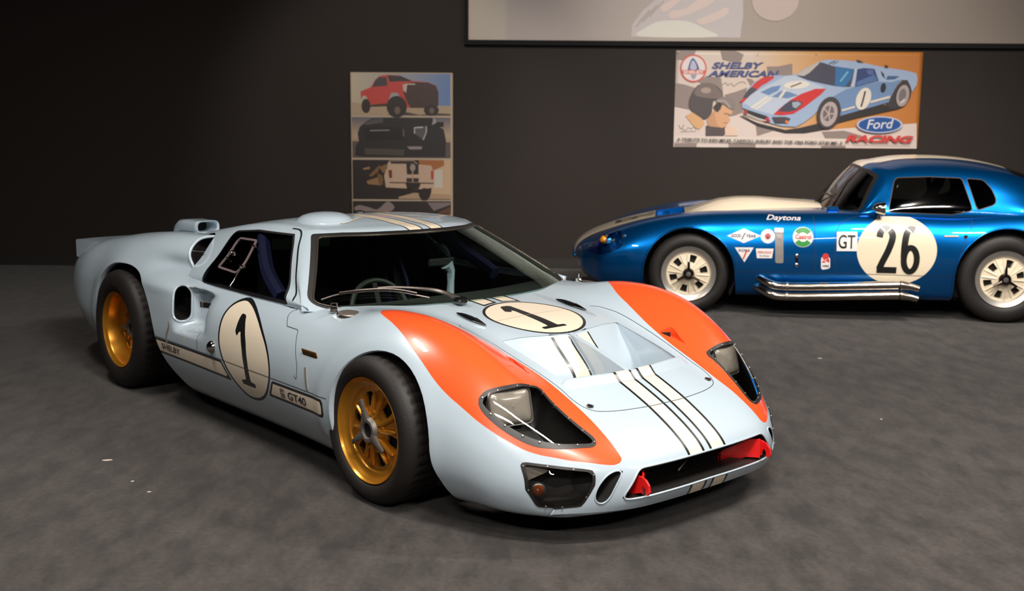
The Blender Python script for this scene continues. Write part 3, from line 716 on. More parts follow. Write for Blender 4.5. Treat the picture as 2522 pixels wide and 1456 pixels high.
# ------------------------------------------------------------------ race car: holes, lips, ducts
def bowl(skin, tags, depth, dirv, name, mat_, parent, shrink=.75, which=0, steps=4):
    """closed pocket hanging behind a hole"""
    L = skin.loops(tags)[which]; P = sm_loop(resample(skin.V[L], .012), 1); c = P.mean(0); d = np.array(dirv, float); m = len(P); V = []; F = []
    for k in range(steps+1):
        t = k/steps; s_ = 1-(1-shrink)*t**2; V += [tuple(q) for q in (c+(P-c)*s_+d*depth*t)]
    for k in range(steps):
        for i in range(m): j = (i+1) % m; F.append((k*m+i, k*m+j, (k+1)*m+j, (k+1)*m+i))
    F.append(tuple(steps*m+i for i in range(m)))
    return mesh_obj(name, V, F, mat_, parent, sharp=50)
def even_loop(sk, tags, n):
    L = sk.loops(tags)[0]; P = sk.V[L]; d = np.r_[0, np.cumsum(np.linalg.norm(np.diff(np.vstack([P, P[:1]]), axis=0), axis=1))]
    ix = [int(np.argmin(abs(d[:-1]-t))) for t in np.linspace(0, d[-1], n+1)[:-1]]; return P[ix], sk.N[L][ix]
SCREW = []
def screw(p, n, parent):
    if not SCREW:
        mb = MB(); mb.lathe([(.0, .0022), (.003, .0018), (.0042, 0), (.0042, -.002)], 'z', n=8); o = mb.build('screw', M['steel']); SCREW.append(o.data)
    else: o = bpy.data.objects.new('screw', SCREW[0]); COL.objects.link(o)
    o.parent = parent; o.location = tuple(float(c) for c in p); o.rotation_mode = 'QUATERNION'; o.rotation_quaternion = Vector(n).to_track_quat('Z', 'Y'); return o
def rim_loops(tagname, k):
    return gs.loops(tagname)
for i, L in enumerate(gs.loops('arch')[:4]):
    P = gs.V[L]; y = P[:, 1].mean(); x = P[:, 0].mean(); sg = 1 if y > 0 else -1
    A = [l for l in L if abs(gs.V[l][1]) > .70 and gs.V[l][2] > .14]
    # wheel arch return lip and liner
    Q = gs.V[A]; n0 = np.argmax(np.linalg.norm(np.diff(np.vstack([Q, Q[:1]]), axis=0), axis=1)); Q = np.roll(Q, -(n0+1), 0)
    Q = sm_loop(resample(Q, .012, closed=False), 3, closed=False); m = len(Q); V = []; F = []
    cx = 0.083 if x > -1 else -2.35; cen = np.array([cx, 0, .31])
    for k, (dy, dr) in enumerate(((0.0, 0.0), (.003, -.004), (.012, -.007), (.04, -.004), (.05, .02))):
        dirc = Q-cen; dirc[:, 1] = 0; dirc /= np.linalg.norm(dirc, axis=1)[:, None]
        V += [tuple(q) for q in (Q-np.array([0, sg*dy, 0])+dirc*dr)]
    for k in range(4):
        for i2 in range(m-1): F.append((k*m+i2, k*m+i2+1, (k+1)*m+i2+1, (k+1)*m+i2))
    mesh_obj('wheel_arch_lip', V, F, M['paint'], gt, sharp=None)
    r = .322 if x > -1 else .372; c2 = (.083, .31) if x > -1 else (-2.335, .32); V = []; F = []
    A_ = [(c2[0]+r*math.cos(t), c2[1]+r*math.sin(t)) for t in np.linspace(math.radians(-28), math.radians(208), 40)]
    for yy in (.80, .44): V += [(a_, sg*yy, b_) for a_, b_ in A_]
    for i2 in range(39): F.append((i2, i2+1, 41+i2, 40+i2))
    F.append(tuple(range(40, 80)))
    mesh_obj('wheel_arch_liner', V, F, M['dark'], gt, sharp=40)
for sg in (-1, 1):
    sfx = '_r' if sg < 0 else ''
    w = [k for k, L in enumerate(gs.loops('oval')) if gs.V[L][:, 1].mean()*sg > 0][0]
    bowl(gs, 'oval', .22, (-.9, -sg*.45, 0), 'side_intake', M['dark'], gt, .8, w); lip(gs, 'oval', .0065, 'intake_lip', M['paint'], gt, w, it=3)
    w = [k for k, L in enumerate(gs.loops('upper')) if gs.V[L][:, 1].mean()*sg > 0][0]
    bowl(gs, 'upper', .16, (-.7, -sg*.7, -.1), 'upper_intake', M['dark'], gt, .85, w)
    L = gs.loops('upper')[w]; Q = [l for l in L if gs.V[l][0] < -1.715]; Q = gs.V[Q]; n0 = np.argmax(np.linalg.norm(np.diff(np.vstack([Q, Q[:1]]), axis=0), axis=1)); Q = np.roll(Q, -(n0+1), 0)
    mb = MB(); mb.tube(sm_loop(resample(Q, .01, closed=False), 4, closed=False), .008, 8); mb.build('intake_lip', M['paint'], gt, sharp=None)
    mb = MB(); mb.tube([(-1.86, sg*.70, .80), (-1.76, sg*.66, .80)], .003, 6); mb.build('intake_stay', M['steel'], gt)
    w = [k for k, L in enumerate(gs.loops('duct')) if gs.V[L][:, 1].mean()*sg > 0][0]
    bowl(gs, 'duct', .14, (-1, 0, .1), 'brake_duct', M['dark'], gt, .85, w); lip(gs, 'duct', .0032, 'duct_lip', M['paint'], gt, w)
    # headlamp
    w = [k for k, L in enumerate(gs.loops('hl_gasket'+sfx)) if gs.V[L][:, 1].mean()*sg > 0]
    g = gs.obj('headlight_cover', 'hl_glass'+sfx, M['acrylic'], gt); 
    k_ = gs.obj('gasket', 'hl_gasket'+sfx, M['black'], g, offset=.0015)
    P, N_ = even_loop(gs, ['hl_glass'+sfx], 15); m = len(P)
    for q in range(m): screw(P[q]+N_[q]*.0025+(P[q]-P.mean(0))/np.linalg.norm(P[q]-P.mean(0))*.006, N_[q], g)
    b = bowl(gs, ['hl_glass'+sfx, 'hl_gasket'+sfx], .13, (-.35, -sg*.1, -.93), 'headlight_bucket', M['black'], gt, .62)
    # rectangular lamp set into the bucket, facing forward
    Rm = Matrix.Rotation(sg*math.radians(9), 3, 'Z') @ Matrix.Rotation(math.radians(-14), 3, 'Y')
    mb = MB(); poly = fillet([(-.085, -.062), (.085, -.062), (.085, .062), (-.085, .062)], .022, 6); n = len(poly); V = []; F = []
    for h, s_ in ((-.05, .9), (0.0, 1.0), (.008, .93), (.016, .72), (.020, .4), (.021, .02)):
        V += [(h, a*s_, b2*s_) for a, b2 in poly]
    for k in range(5):
        for i in range(n): j = (i+1) % n; F.append((k*n+i, k*n+j, (k+1)*n+j, (k+1)*n+i))
    c0 = np.array([.560, sg*.612, .462])
    V = [tuple(np.array(Rm @ Vector(v))+c0) for v in V]
    mb.add(V, F); mb.build('headlamp', M['lamp'], gt, sharp=None)
    mb = MB(); mb.tube([tuple(np.array(Rm @ Vector((.002, a*1.03, b2*1.03)))+c0) for a, b2 in poly], .004, 6, closed=True); mb.build('lamp_rim', M['steel'], gt)
    # fog lamp panel
    g = gs.obj('fog_light_cover', 'fog_glass'+sfx, M['acrylic'], gt); gs.obj('gasket', 'fog_gasket'+sfx, M['black'], g, offset=.0015)
    P, N_ = even_loop(gs, ['fog_glass'+sfx], 8); m = len(P)
    for q in range(m): screw(P[q]+N_[q]*.002+(P[q]-P.mean(0))/np.linalg.norm(P[q]-P.mean(0))*.0045, N_[q], g)
    bowl(gs, ['fog_glass'+sfx, 'fog_gasket'+sfx], .10, (-.85, -sg*.5, 0), 'fog_light_pocket', M['black'], gt, .8)
    Rm = Matrix.Rotation(sg*math.radians(38), 3, 'Z'); Rm_ = Rm.to_4x4()
    c0 = np.array([.712, sg*.650, .268]); mb = MB()
    mb.prism([(sg*u_*-1, v_) for u_, v_ in ((.062, .018), (-.048, .030), (-.050, -.034), (-.03, -.036), (.058, .004))], -.02, .010, 'yz', M=None)
    mb.V = [tuple(np.array(Rm @ Vector(v))+c0) for v in mb.V]; mb.build('fog_lamp', M['lamp'], gt, sharp=30)
    mb = MB(); mb.lathe([(0, .022), (.010, .020), (.018, .012), (.022, 0), (.022, -.03)], 'x', (.735, sg*.632, .205), n=24, M=Rm); mb.build('turn_signal', M['amber'], gt)
    mb = MB(); mb.lathe([(.022, .006), (.026, .004), (.027, -.02)], 'x', (.735, sg*.632, .205), n=24, M=Rm); mb.build('signal_ring', M['steel'], gt)
    # tow hook: flat plate set at 45 degrees with a hook at its outer end
    HK = [(.868, .168), (.885, .225), (.90, .250), (.928, .252), (.95, .244), (.966, .227), (.970, .203), (.961, .190), (.951, .194), (.950, .212), (.941, .221), (.931, .214), (.927, .192), (.90, .182)]
    mb = MB(); mb.prism([(a_+.028, b_) for a_, b_ in HK], sg*.345-.004, sg*.345+.004, 'xz'); hk = mb.build('tow_hook', M['red'], gt, smooth=False)
    PL = [(.0, .185), (.0, .26), (.05, .258), (.172, .200), (.187, .16), (.175, .137), (.055, .187)]; n = len(PL); V = []
    for of in (-.004, .004): V += [(.955-.70*q-of*.7, sg*(.335-.71*q+of*.7), z) for q, z in PL]
    mesh_obj('tow_plate', V, [tuple(range(n-1, -1, -1)), tuple(range(n, 2*n))]+[(i, (i+1) % n, n+(i+1) % n, n+i) for i in range(n)], M['red'], hk, smooth=False)
# mouth lining, radiator mesh
L = gs.loops('mouth')[0]
flange(gs, 'mouth', (-1, 0, .06), .10, 'mouth_lining', M['black'], gt)
lip(gs, 'mouth', .004, 'mouth_lip', M['paint'], gt)
mb = MB(); mb.box((.84, 0, .235), (.01, .86, .20)); mb.build('radiator_backing', M['dark'], gt)
mb = MB()
for i in range(56): y = -.42+i*.84/55; mb.box((.85, y, .235), (.004, .003, .16))
for i in range(11): mb.box((.852, 0, .165+i*.014), (.004, .84, .003))
mb.build('radiator_mesh', M['black'], gt, smooth=False)
mb = MB(); mb.tube([(.87, -.05, .19), (.87, .09, .285)], .004, 6); mb.build('radiator_stay', M['steel'], gt)
# hood vents (nostrils)
hb = Proj(gs)
VD = np.array([(0, 0), (.02, .013), (.05, .036), (.1, .068), (.134, .094), (.156, .124), (.172, .165), (.182, .22), (.188, .27)])
VD2 = np.array(smooth_open(VD, 3))
def hoodz_at(x, y):
    return float(np.interp(x, HX, HZ))
HX = np.linspace(.1, .62, 53); HZ = []
for x_ in HX:
    a, n_ = hb.top(x_, .37); HZ.append(a.z)
HZ = np.array(HZ)
for sg in (-1, 1):
    V = []; F = []; ys = np.linspace(.012, .332, 13)
    for s_, d_ in VD2:
        for y in ys:
            xr = np.interp(y, [.012, .33], [.235, .175])-.004; x = xr+s_
            a, n_ = hb.top(xr-.002, sg*y); z0 = a.z if a is not None else hoodz_at(xr, y)
            V.append((x, sg*y, z0+hoodz_at(x, y)-hoodz_at(xr, y)-d_-.0005))
    nn = len(ys)
    for i in range(len(VD2)-1):
        for j in range(nn-1): F.append((i*nn+j, i*nn+j+1, (i+1)*nn+j+1, (i+1)*nn+j))
    o = mesh_obj('hood_vent_floor', V, F, M['paint'], gt)
    xs = [(float(np.interp(.061, [.012, .33], [.235, .175]))-.004+s_, 0) for s_, d_ in VD2]
    fb = __import__('mathutils').bvhtree.BVHTree.FromPolygons([tuple(v) for v in V], F)
    # stripe carried down the vent floor
    for (y0, y1, m_, of) in ((.016, .106, 'black_paint', .0018), (.027, .095, 'cream', .0030)):
        V = []; F = []
        for s_, d_ in VD2[2:-2]:
            for yy in np.linspace(y0, y1, 7):
                x = np.interp(yy, [.012, .33], [.235, .175])-.004+s_+.0004
                h = fb.ray_cast(Vector((x, sg*(yy+.0003), 2)), Vector((0, 0, -1)))
                if h[0] is not None: p = h[0]+(h[1] if h[1].z > 0 else -h[1])*of
                V.append(tuple(p))
        for i in range(len(V)//7-1):
            for j in range(6): F.append((7*i+j, 7*i+j+1, 7*i+j+8, 7*i+j+7))
        mesh_obj('racing_stripe', V, F, M[m_], gt)
    for yy in (.012, .332):
        V = []; F = []
        top = [(x, yy) for x in np.linspace(.17, .59, 40)]
        for x, y in top:
            zt = None
            a, n_ = hb.top(x, sg*(y+(.004 if yy > .1 else -.004))); zt = a.z if a is not None else .5
            V += [(x, sg*yy, zt+.0006), (x, sg*yy, .30)]
        for i in range(len(top)-1): F.append((2*i, 2*i+1, 2*i+3, 2*i+2))
        mesh_obj('hood_vent_wall', V, F, M['paint'], gt)
# raised lip ahead of the vents
V = []; F = []; ys = np.linspace(-.35, .35, 57)
prof = [(.036, -.001), (.024, .004), (.012, .013), (.004, .018), (-.004, .0185), (-.009, .015), (-.010, .0), (-.010, -.12)]
def lipx(y): return np.interp(abs(y), [0, .1, .2, .325, .36], [.583, .578, .566, .548, .545])
for y in ys:
    e = 1 if abs(y) < .325 else max(.0, 1-(abs(y)-.325)/.025)
    for dx, dz in prof:
        xx = lipx(y)+dx; a, n_ = hb.top(max(xx, lipx(y)+.004), y); z = a.z if a is not None and a.z > .4 else .49
        V.append((xx, y, z+(dz*e if dz > -.05 else dz)))
n = len(prof)
for i in range(len(ys)-1):
    for j in range(n-1): F.append((i*n+j, i*n+j+1, (i+1)*n+j+1, (i+1)*n+j))
lipmi = []
for i in range(len(ys)-1):
    for j in range(n-1):
        y = abs((ys[i]+ys[i+1])/2); lipmi.append(0)
o = mesh_obj('hood_vent_lip', V, F, M['paint'], gt, sharp=60)
for sg in (-1, 1):
    for (y0, y1, m_, of) in ((.016, .106, 'black_paint', .0012), (.027, .095, 'cream', .002)):
        V = []; F = []
        yl = np.linspace(y0, y1, 8)
        for y in yl:
            for dx, dz in prof[:6]:
                xx = lipx(y)+dx; a, n_ = hb.top(max(xx, lipx(y)+.004), sg*y); z = a.z if a is not None and a.z > .4 else .49
                V.append((xx+of*.3, sg*y, z+dz+of))
        for i in range(7):
            for j in range(5): F.append((i*6+j, i*6+j+1, (i+1)*6+j+1, (i+1)*6+j))
        mesh_obj('racing_stripe', V, F, M[m_], gt)
    # fender vent pockets
    w = [k for k, L in enumerate(gs.loops('vent')) if gs.V[L][:, 1].mean()*sg > 0][0]
    L = gs.loops('vent')[w]; P = gs.V[L]; V = [tuple(p) for p in P]; m = len(P)
    V += [(p[0], p[1], p[2]-.045*max(0, min(1, (.475-p[0])/.12))) for p in P]
    F = [(i, (i+1) % m, m+(i+1) % m, m+i) for i in range(m)]+[tuple(range(m, 2*m))]
    o = mesh_obj('fender_vent', V, F, M['orange'], gt, sharp=30)
    zz = P[:, 2].mean(); mb = MB(); mb.prism([(.335, sg*.425), (.352, sg*.452), (.362, sg*.47), (.372, sg*.462), (.352, sg*.43)], zz-.035, zz+.006, 'xy'); mb.build('vent_back', M['dark'], o, smooth=False)
# tail: closing panel and spoiler
mb = MB(); P = gs.V[:gs_ring]; 
mb.add([tuple(p+np.array([.03, 0, 0])) for p in P], [tuple(range(len(P)))]); mb.build('tail_panel', M['dark'], gt, smooth=False)
sp = []
for y in np.linspace(-.735, .735, 31):
    e = max(0, (abs(y)-.60)/.135)
    a, _ = hb.top(-3.02, y*.96); z0 = a.z if a is not None else .74
    sp.append([(-2.98-.0*e, y*.955, z0-.004), (-3.2, y*.985, .735-.004*e), (-3.365, y, .730-.004*e), (-3.372, y, .722-.004*e), (-3.372, y, .60+.02*e), (-3.30, y*.99, .62)])
V = [q for r_ in sp for q in r_]; F = []; n = 6
for i in range(len(sp)-1):
    for j in range(n-1): F.append((i*n+j, i*n+j+1, (i+1)*n+j+1, (i+1)*n+j))
F.append(tuple(range(n))); F.append(tuple((len(sp)-1)*n+k for k in range(n)))
mesh_obj('tail_spoiler', V, F, M['paint'], gt, sharp=35)
# ------------------------------------------------------------------ race car: cabin
PIL = [(-1.745, .70), (-1.83, .872), (-2.0, .90), (-2.3, .80), (-2.3, .5), (-1.745, .5)]
cs.cut(lambda V, N: np.maximum(sdpoly(XZ(V), PIL), .54-np.abs(V[:, 1])), 'gone')
WS = fillet([(-.742, .688), (-.48, .944), (-.38, .953), (-.2, .958), (0, .9595), (.2, .958), (.38, .953), (.48, .944), (.742, .688), (.60, .66), (0, .66), (-.60, .66)], [.03, .035, 0, 0, 0, 0, 0, .035, .03, 0, 0, 0])
def wsf(V): return np.maximum(sdpoly(V[:, 1:], WS), -1.15-V[:, 0])
cs.cut(lambda V, N: wsf(V), 'ws_seal'); cs.cut(lambda V, N: wsf(V)+.012, 'ws', ['ws_seal'])
SW = fillet([(-1.572, .676), (-.742, .672), (-1.108, .938), (-1.42, .934), (-1.642, .912), (-1.612, .79)], [.03, .012, .014, .3, .03, 0])
def swf(V): return np.maximum(sdpoly(XZ(V), SW), .44-np.abs(V[:, 1]))
cs.cut(lambda V, N: swf(V), 'sw_seal', ['body']); cs.cut(lambda V, N: swf(V)+.008, 'sw', ['sw_seal'])
rz = lambda V: np.maximum(.955-V[:, 2]+(V[:, 0] < -1.3)*.3, np.maximum(V[:, 0]+.70, -2.0-V[:, 0]))
cs.cut(lambda V, N: np.maximum(np.abs(np.abs(V[:, 1])-.061)-.042, rz(V)), 'st_black', ['body'])
cs.cut(lambda V, N: np.maximum(np.abs(np.abs(V[:, 1])-.061)-.034, rz(V)), 'st_cream', ['st_black'])
cs.obj('roof', 'body', M['paint'], gt); cs.obj('roof_stripe', ['st_black', 'st_cream'], [M['black_paint'], M['cream']], gt)
o = cs.obj('windshield', 'ws', M['glass'], gt); cs.obj('windshield_seal', 'ws_seal', M['black'], o, offset=.001)
lip(cs, ['ws'], .005, 'windshield_trim', M['trim_brown'], o, it=2)
split_y(cs, 'sw'); split_y(cs, 'sw_seal')
for sg, sfx in ((-1, '_r'), (1, '')):
    o = cs.obj('side_window', 'sw'+sfx, M['window'], gt); cs.obj('window_seal', 'sw_seal'+sfx, M['black'], o, offset=.001)
    # hinged ventilation flap with hinges, knob and stay
    cb = Proj(cs)
    VF = fillet([(-1.505, .755), (-1.535, .885), (-1.36, .888), (-1.312, .79), (-1.30, .748)], .022)
    f_ = lambda a, b: cb.side(a, b, sg)
    fl_ = ribbon('vent_flap', f_, VF, .011, M['flap'], o, h=.004, closed=True, outward=(0, sg, 0))
    for (hx, hz) in ((-1.345, .865), (-1.305, .778)):
        p, n = f_(hx, hz); mb = MB()
        for k in (-1, 1): mb.lathe([(0, .007), (.006, .005), (.008, 0), (.008, -.003)], 'y', (p.x+k*.018, p.y+sg*.004, p.z), n=10)
        mb.box((p.x, p.y+sg*.004, p.z), (.04, .006, .012), bev=.002); mb.build('flap_hinge', M['chrome'], o)
    p, n = f_(-1.49, .822); mb = MB(); mb.lathe([(0, .016), (.009, .014), (.012, .004), (.012, 0)], 'y', (p.x, p.y, p.z), n=14) if sg > 0 else mb.lathe([(0, -.016), (.009, -.014), (.012, -.004), (.012, 0)], 'y', (p.x, p.y, p.z), n=14)
    mb.build('flap_knob', M['chrome'], o)
    mb = MB(); q, n = f_(-1.47, .795); mb.tube([(q.x-.02, q.y+sg*.01, q.z+.006), (q.x+.03, q.y+sg*.012, q.z-.004)], .004, 6); mb.build('flap_latch', M['chrome'], o)
    mb = MB(); a, _ = f_(-1.30, .77); b_, _ = f_(-1.27, .695); mb.tube([(a.x, a.y+sg*.006, a.z), (b_.x, b_.y+sg*.010, b_.z), (b_.x+.004, b_.y, b_.z-.012)], .0035, 6); mb.build('window_stay', M['chrome'], o)
cb = Proj(cs)
# cabin seams
for sg in (-1, 1):
    f_ = lambda a, b: cb.side(a, b, sg)
    ribbon('door_gap', f_, smooth_open([(-1.17, .957), (-1.11, .955), (-1.065, .938), (-1.0, .888), (-.90, .822), (-.802, .752), (-.72, .695)], 5), .009, M['black_paint'], gt, outward=(0, sg, 0))
def bb(a, b, sg): return body_b.side(a, b, sg)
for sg in (-1, 1):
    f_ = lambda a, b: body_b.side(a, b, sg)
    ribbon('door_gap', f_, fillet([(-.69, .668), (-.697, .645), (-.645, .604), (-.55, .602), (-.475, .47), (-.47, .40)], .02), .0035, M['groove'], gt, outward=(0, sg, 0))
    ribbon('sill_gap', f_, [(-.24, .378), (-1.86, .380)], .003, M['groove'], gt, outward=(0, sg, 0))
    ribbon('door_gap', f_, [(-1.396, .385), (-1.394, .47)], .0035, M['groove'], gt, outward=(0, sg, 0))
    ribbon('panel_gap', f_, [(-1.525, .385), (-1.535, .475)], .004, M['cream'], gt, outward=(0, sg, 0))
    ribbon('hinge_strip', f_, [(-.385, .388), (-.408, .475)], .013, M['strip'], gt, h=.003, outward=(0, sg, 0))
    ribbon('hinge_strip', f_, smooth_open([(-1.735, .36), (-1.725, .41), (-1.70, .455), (-1.705, .478)], 3), .010, M['strip'], gt, h=.003, outward=(0, sg, 0))
    # brass plate
    V = []; 
    mb = MB(); p, n = f_(-.393, .53); mb.box((0, 0, 0), (.115, .004, .036), bev=.002)
    R_ = Matrix.Rotation(sg*math.radians(-16), 3, 'X'); mb.V = [tuple(R_ @ Vector(v)+Vector((p.x, p.y+sg*.003, p.z))) for v in mb.V]; o = mb.build('name_plate', M['brass'], gt)
    mb = MB(); mb.box((0, sg*.0022, 0), (.103, .002, .026)); mb.V = [tuple(R_ @ Vector(v)+Vector((p.x, p.y+sg*.003, p.z))) for v in mb.V]; mb.build('plate_field', M['brass_dark'], o)
    # door latch and chrome filler
    p, n = f_(-1.40, .59); mb = MB(); mb.box((0, 0, 0), (.11, .008, .028), bev=.003); R2 = Matrix.Rotation(sg*math.radians(-12), 3, 'Z'); mb.V = [tuple(R2 @ Vector(v)+Vector((p.x, p.y+sg*.006, p.z))) for v in mb.V]; mb.build('door_latch', M['black'], gt)
    mb = MB(); mb.box((-.045, sg*.002, 0), (.025, .009, .030), bev=.003); mb.V = [tuple(R2 @ Vector(v)+Vector((p.x, p.y+sg*.006, p.z))) for v in mb.V]; mb.build('latch_tip', M['steel'], gt)
    p, n = f_(-1.235, .425); mb = MB(); mb.lathe([(.030, 0), (.030, .006), (.024, .016), (.013, .024), (0, .026)], 'y', tuple(p), n=24) if sg > 0 else mb.lathe([(.030, 0), (.030, -.006), (.024, -.016), (.013, -.024), (0, -.026)], 'y', tuple(p), n=24)
    mb.build('lock_cap', M['chrome'], gt)
    # fuel filler on the cowl: black rim, lid, tall catch
    a, n = body_b.top(-.37, sg*.70); z = a.z; T = Matrix.Rotation(sg*math.radians(-10), 3, 'X')
    ov = [(.064*math.cos(t), .036*math.sin(t)) for t in np.arange(24)*2*PI/24]
    mb = MB(); mb.V = []; 
    for h, s_ in ((-.004, 1.15), (.003, 1.12), (.004, 1.0), (.006, .95), (.009, .75), (.010, .3), (.010, .01)): mb.V += [tuple(T @ Vector((u*s_, v*s_, h))+Vector((-.36, sg*.70, z))) for u, v in ov]
    mb.F = [(k*24+i, k*24+(i+1) % 24, (k+1)*24+(i+1) % 24, (k+1)*24+i) for k in range(6) for i in range(24)]; mb.M = [0 if f[0] < 48 else 1 for f in mb.F]
    o = mb.build('fuel_cap', [M['chrome'], M['cap_lid']], gt)
    mb = MB(); c0 = Vector((-.455, sg*.712, z))
    for (dy, dz, sy, sz) in ((-.012, .024, .006, .026), (.012, .024, .006, .026), (0, .035, .030, .007), (0, .012, .030, .007)): mb.box((0, dy, dz), (.010, sy, sz), bev=.002)
    mb.box((.0, 0, .006), (.03, .03, .02), bev=.003); mb.V = [tuple(Matrix.Rotation(math.radians(40*sg+10), 3, 'Z') @ Vector(v)+c0) for v in mb.V]; mb.build('cap_catch', M['chrome'], o)
    mb = MB(); mb.tube([(-.285, sg*.69, z+.004), (-.26, sg*.685, z+.008), (-.25, sg*.69, z+.004)], .006, 6); mb.build('cap_hinge', M['chrome'], o)
    # black teardrop hood hinge with bright tip
    mb = MB(); P = []; rr = []
    for t in np.linspace(0, 1, 12):
        x = -.165+.195*t; a, n = body_b.top(x, sg*.288); P.append((x, sg*.288, a.z+.006)); rr.append(.002+.011*math.sin(PI*min(1, t*1.05))**.8)
    mb.tube(P, rr, 10); o = mb.build('hood_hinge', M['black_gloss'], gt)
    mb = MB(); mb.tube([(p[0], p[1], p[2]+.002) for p in P[7:]], [r_*1.04 for r_ in rr[7:]], 10); mb.build('hinge_tip', M['chrome'], o)
    a, n = body_b.top(.684, sg*.335); mb = MB(); mb.lathe([(.016, 0), (.016, .003), (.012, .004), (0, .004)], 'z', tuple(a), n=20); o = mb.build('hood_fastener', M['chrome'], gt)
    mb = MB(); mb.box((a.x, a.y, a.z+.005), (.020, .005, .003)); mb.build('fastener_slot', M['black'], o)
tp = lambda a, b: body_b.top(a, b)
PAN = [(.0, -.385), (-.02, -.36)]
pl = smooth_open([(-.035, .375), (.0, .395), (.06, .402), (.129, .405), (.319, .392), (.543, .372), (.63, .374), (.685, .36), (.72, .325), (.745, .25), (.757, .17), (.764, .08), (.765, 0)], 4)
ribbon('hood_panel_gap', tp, pl, .003, M['groove'], gt, outward=(0, 0, 1)); ribbon('hood_panel_gap', tp, [(x, -y) for x, y in pl], .003, M['groove'], gt, outward=(0, 0, 1))
ribbon('hood_panel_gap', tp, [(.0, -.215), (-.02, .21)], .002, M['tan'], gt, off=.0012, outward=(0, 0, 1))
for sg in (-1,):
    f_ = lambda a, b: body_b.side(a, b, sg)
    print_text('sill_lettering', 'SHELBY', f_, (-1.795, .327), (1, -.005), (0, 1), .028, M['black_paint'], gt, width=.20, bold=.02)
    print_text('sill_lettering', 'GT40', f_, (-.555, .312), (1, 0), (0, 1), .033, M['black_paint'], gt, width=.15, bold=.02)
    mb = MB()   # square S emblem in front of the lettering
    for (x0, z0, x1, z1) in ((0, .036, .035, .040), (0, .016, .004, .040), (0, .028, .035, .032), (0, .016, .035, .020), (.031, 0, .035, .020), (0, 0, .035, .004), (0, .008, .031, .012)):
        vs = []
        for (a, b) in ((x0, z0), (x1, z0), (x1, z1), (x0, z1)):
            p, n = f_(-.618+a, .308+b); vs.append((p.x, p.y+sg*.0015, p.z))
        mb.add(vs, [(0, 1, 2, 3)])
    mb.build('sill_emblem', M['black_paint'], gt, smooth=False)
# roof bubble over the driver, trim bars, rear deck snorkels, wiper
mb = MB(); V = []; F = []; n = 32
for k, (s_, h) in enumerate(((1.06, -.004), (1.045, .003), (1.0, .005), (.93, .013), (.8, .022), (.6, .0285), (.35, .0325), (.02, .034))):
    for t in np.arange(n)*2*PI/n:
        x, y = -1.22+.165*s_*math.cos(t), -.285+.118*s_*math.sin(t); a, _ = cb.top(x, y); zb = a.z
        V.append((x, y, zb+h))
for k in range(7):
    for i in range(n): F.append((k*n+i, k*n+(i+1) % n, (k+1)*n+(i+1) % n, (k+1)*n+i))
mb.add(V, F); o = mb.build('roof_bubble', M['paint'], gt, sharp=None)
tpc = lambda a, b: cb.top(a, b)
ribbon('roof_trim_bar', tpc, smooth_open([(-1.04, -.30), (-1.06, -.24), (-1.10, -.18), (-1.14, -.12)], 4), .022, M['cream'], gt, off=.002, outward=(0, 0, 1))
ribbon('roof_trim_bar', tpc, smooth_open([(-1.08, .115), (-1.04, .17), (-1.0, .24)], 4), .026, M['cream'], gt, off=.002, outward=(0, 0, 1))
mb = MB(); a, _ = cb.top(-1.42, .05); mb.lathe([(.03, 0), (.026, .010), (.012, .014), (0, .014)], 'z', tuple(a), n=16); mb.build('roof_vent', M['black'], gt)
for sg in (-1, 1):
    y0 = sg*.30; V = []; F = []; n = 20
    prof = fillet([(-.072, -.035), (.072, -.035), (.072, .043), (-.072, .043)], .036, 5); n = len(prof)
    for (x, s_, dz) in ((-2.86, .45, -.05), (-2.80, .75, -.028), (-2.72, .96, -.003), (-2.62, 1.0, .003), (-2.50, 1.0, .003), (-2.47, 1.04, .003), (-2.462, .97, .003), (-2.47, .82, .003), (-2.60, .78, .0)):
        V += [(x, y0+a*s_, .842+dz+b*s_*.9) for a, b in prof]
    for k in range(8):
        for i in range(n): F.append((k*n+i, k*n+(i+1) % n, (k+1)*n+(i+1) % n, (k+1)*n+i))
    if sg > 0: V = [(x, y, z-.05) for x, y, z in V]
    o = mesh_obj('deck_snorkel', V, F, M['paint'], gt, sharp=50)
    mesh_obj('snorkel_throat', [V[8*n+i] for i in range(n)], [tuple(range(n))], M['dark'], o, smooth=False)
wp = lambda y, z: cb.front(y, z)
def wsp(y, z, off):
    a, n = cb.front(y, z); n = n if n.x > 0 else -n; return np.array(a+n*off)
arm = [np.array((-.262, -.19, .705)), wsp(-.24, .712, .028), wsp(-.33, .727, .03), wsp(-.42, .735, .028), wsp(-.475, .738, .022)]
mb = MB(); mb.tube(smooth_open(arm, 5), np.interp(np.linspace(0, 1, 21), [0, .3, .5, 1], [.011, .010, .007, .005]), 6); wo = mb.build('wiper_arm', M['wiper'], gt)
mb = MB(); mb.box((-.262, -.19, .700), (.05, .05, .03), bev=.008); mb.build('wiper_pivot', M['black_gloss'], wo)
bl = [wsp(y, z, .010) for y, z in ((-.685, .702), (-.62, .722), (-.55, .732), (-.47, .735), (-.40, .729), (-.34, .715), (-.29, .702))]
mb = MB(); mb.tube(smooth_open(bl, 4), .0045, 6); mb.tube([p+np.array([.01, 0, .010]) for p in smooth_open(bl[1:6], 4)], .004, 6); mb.build('wiper_blade', M['wiper'], wo)
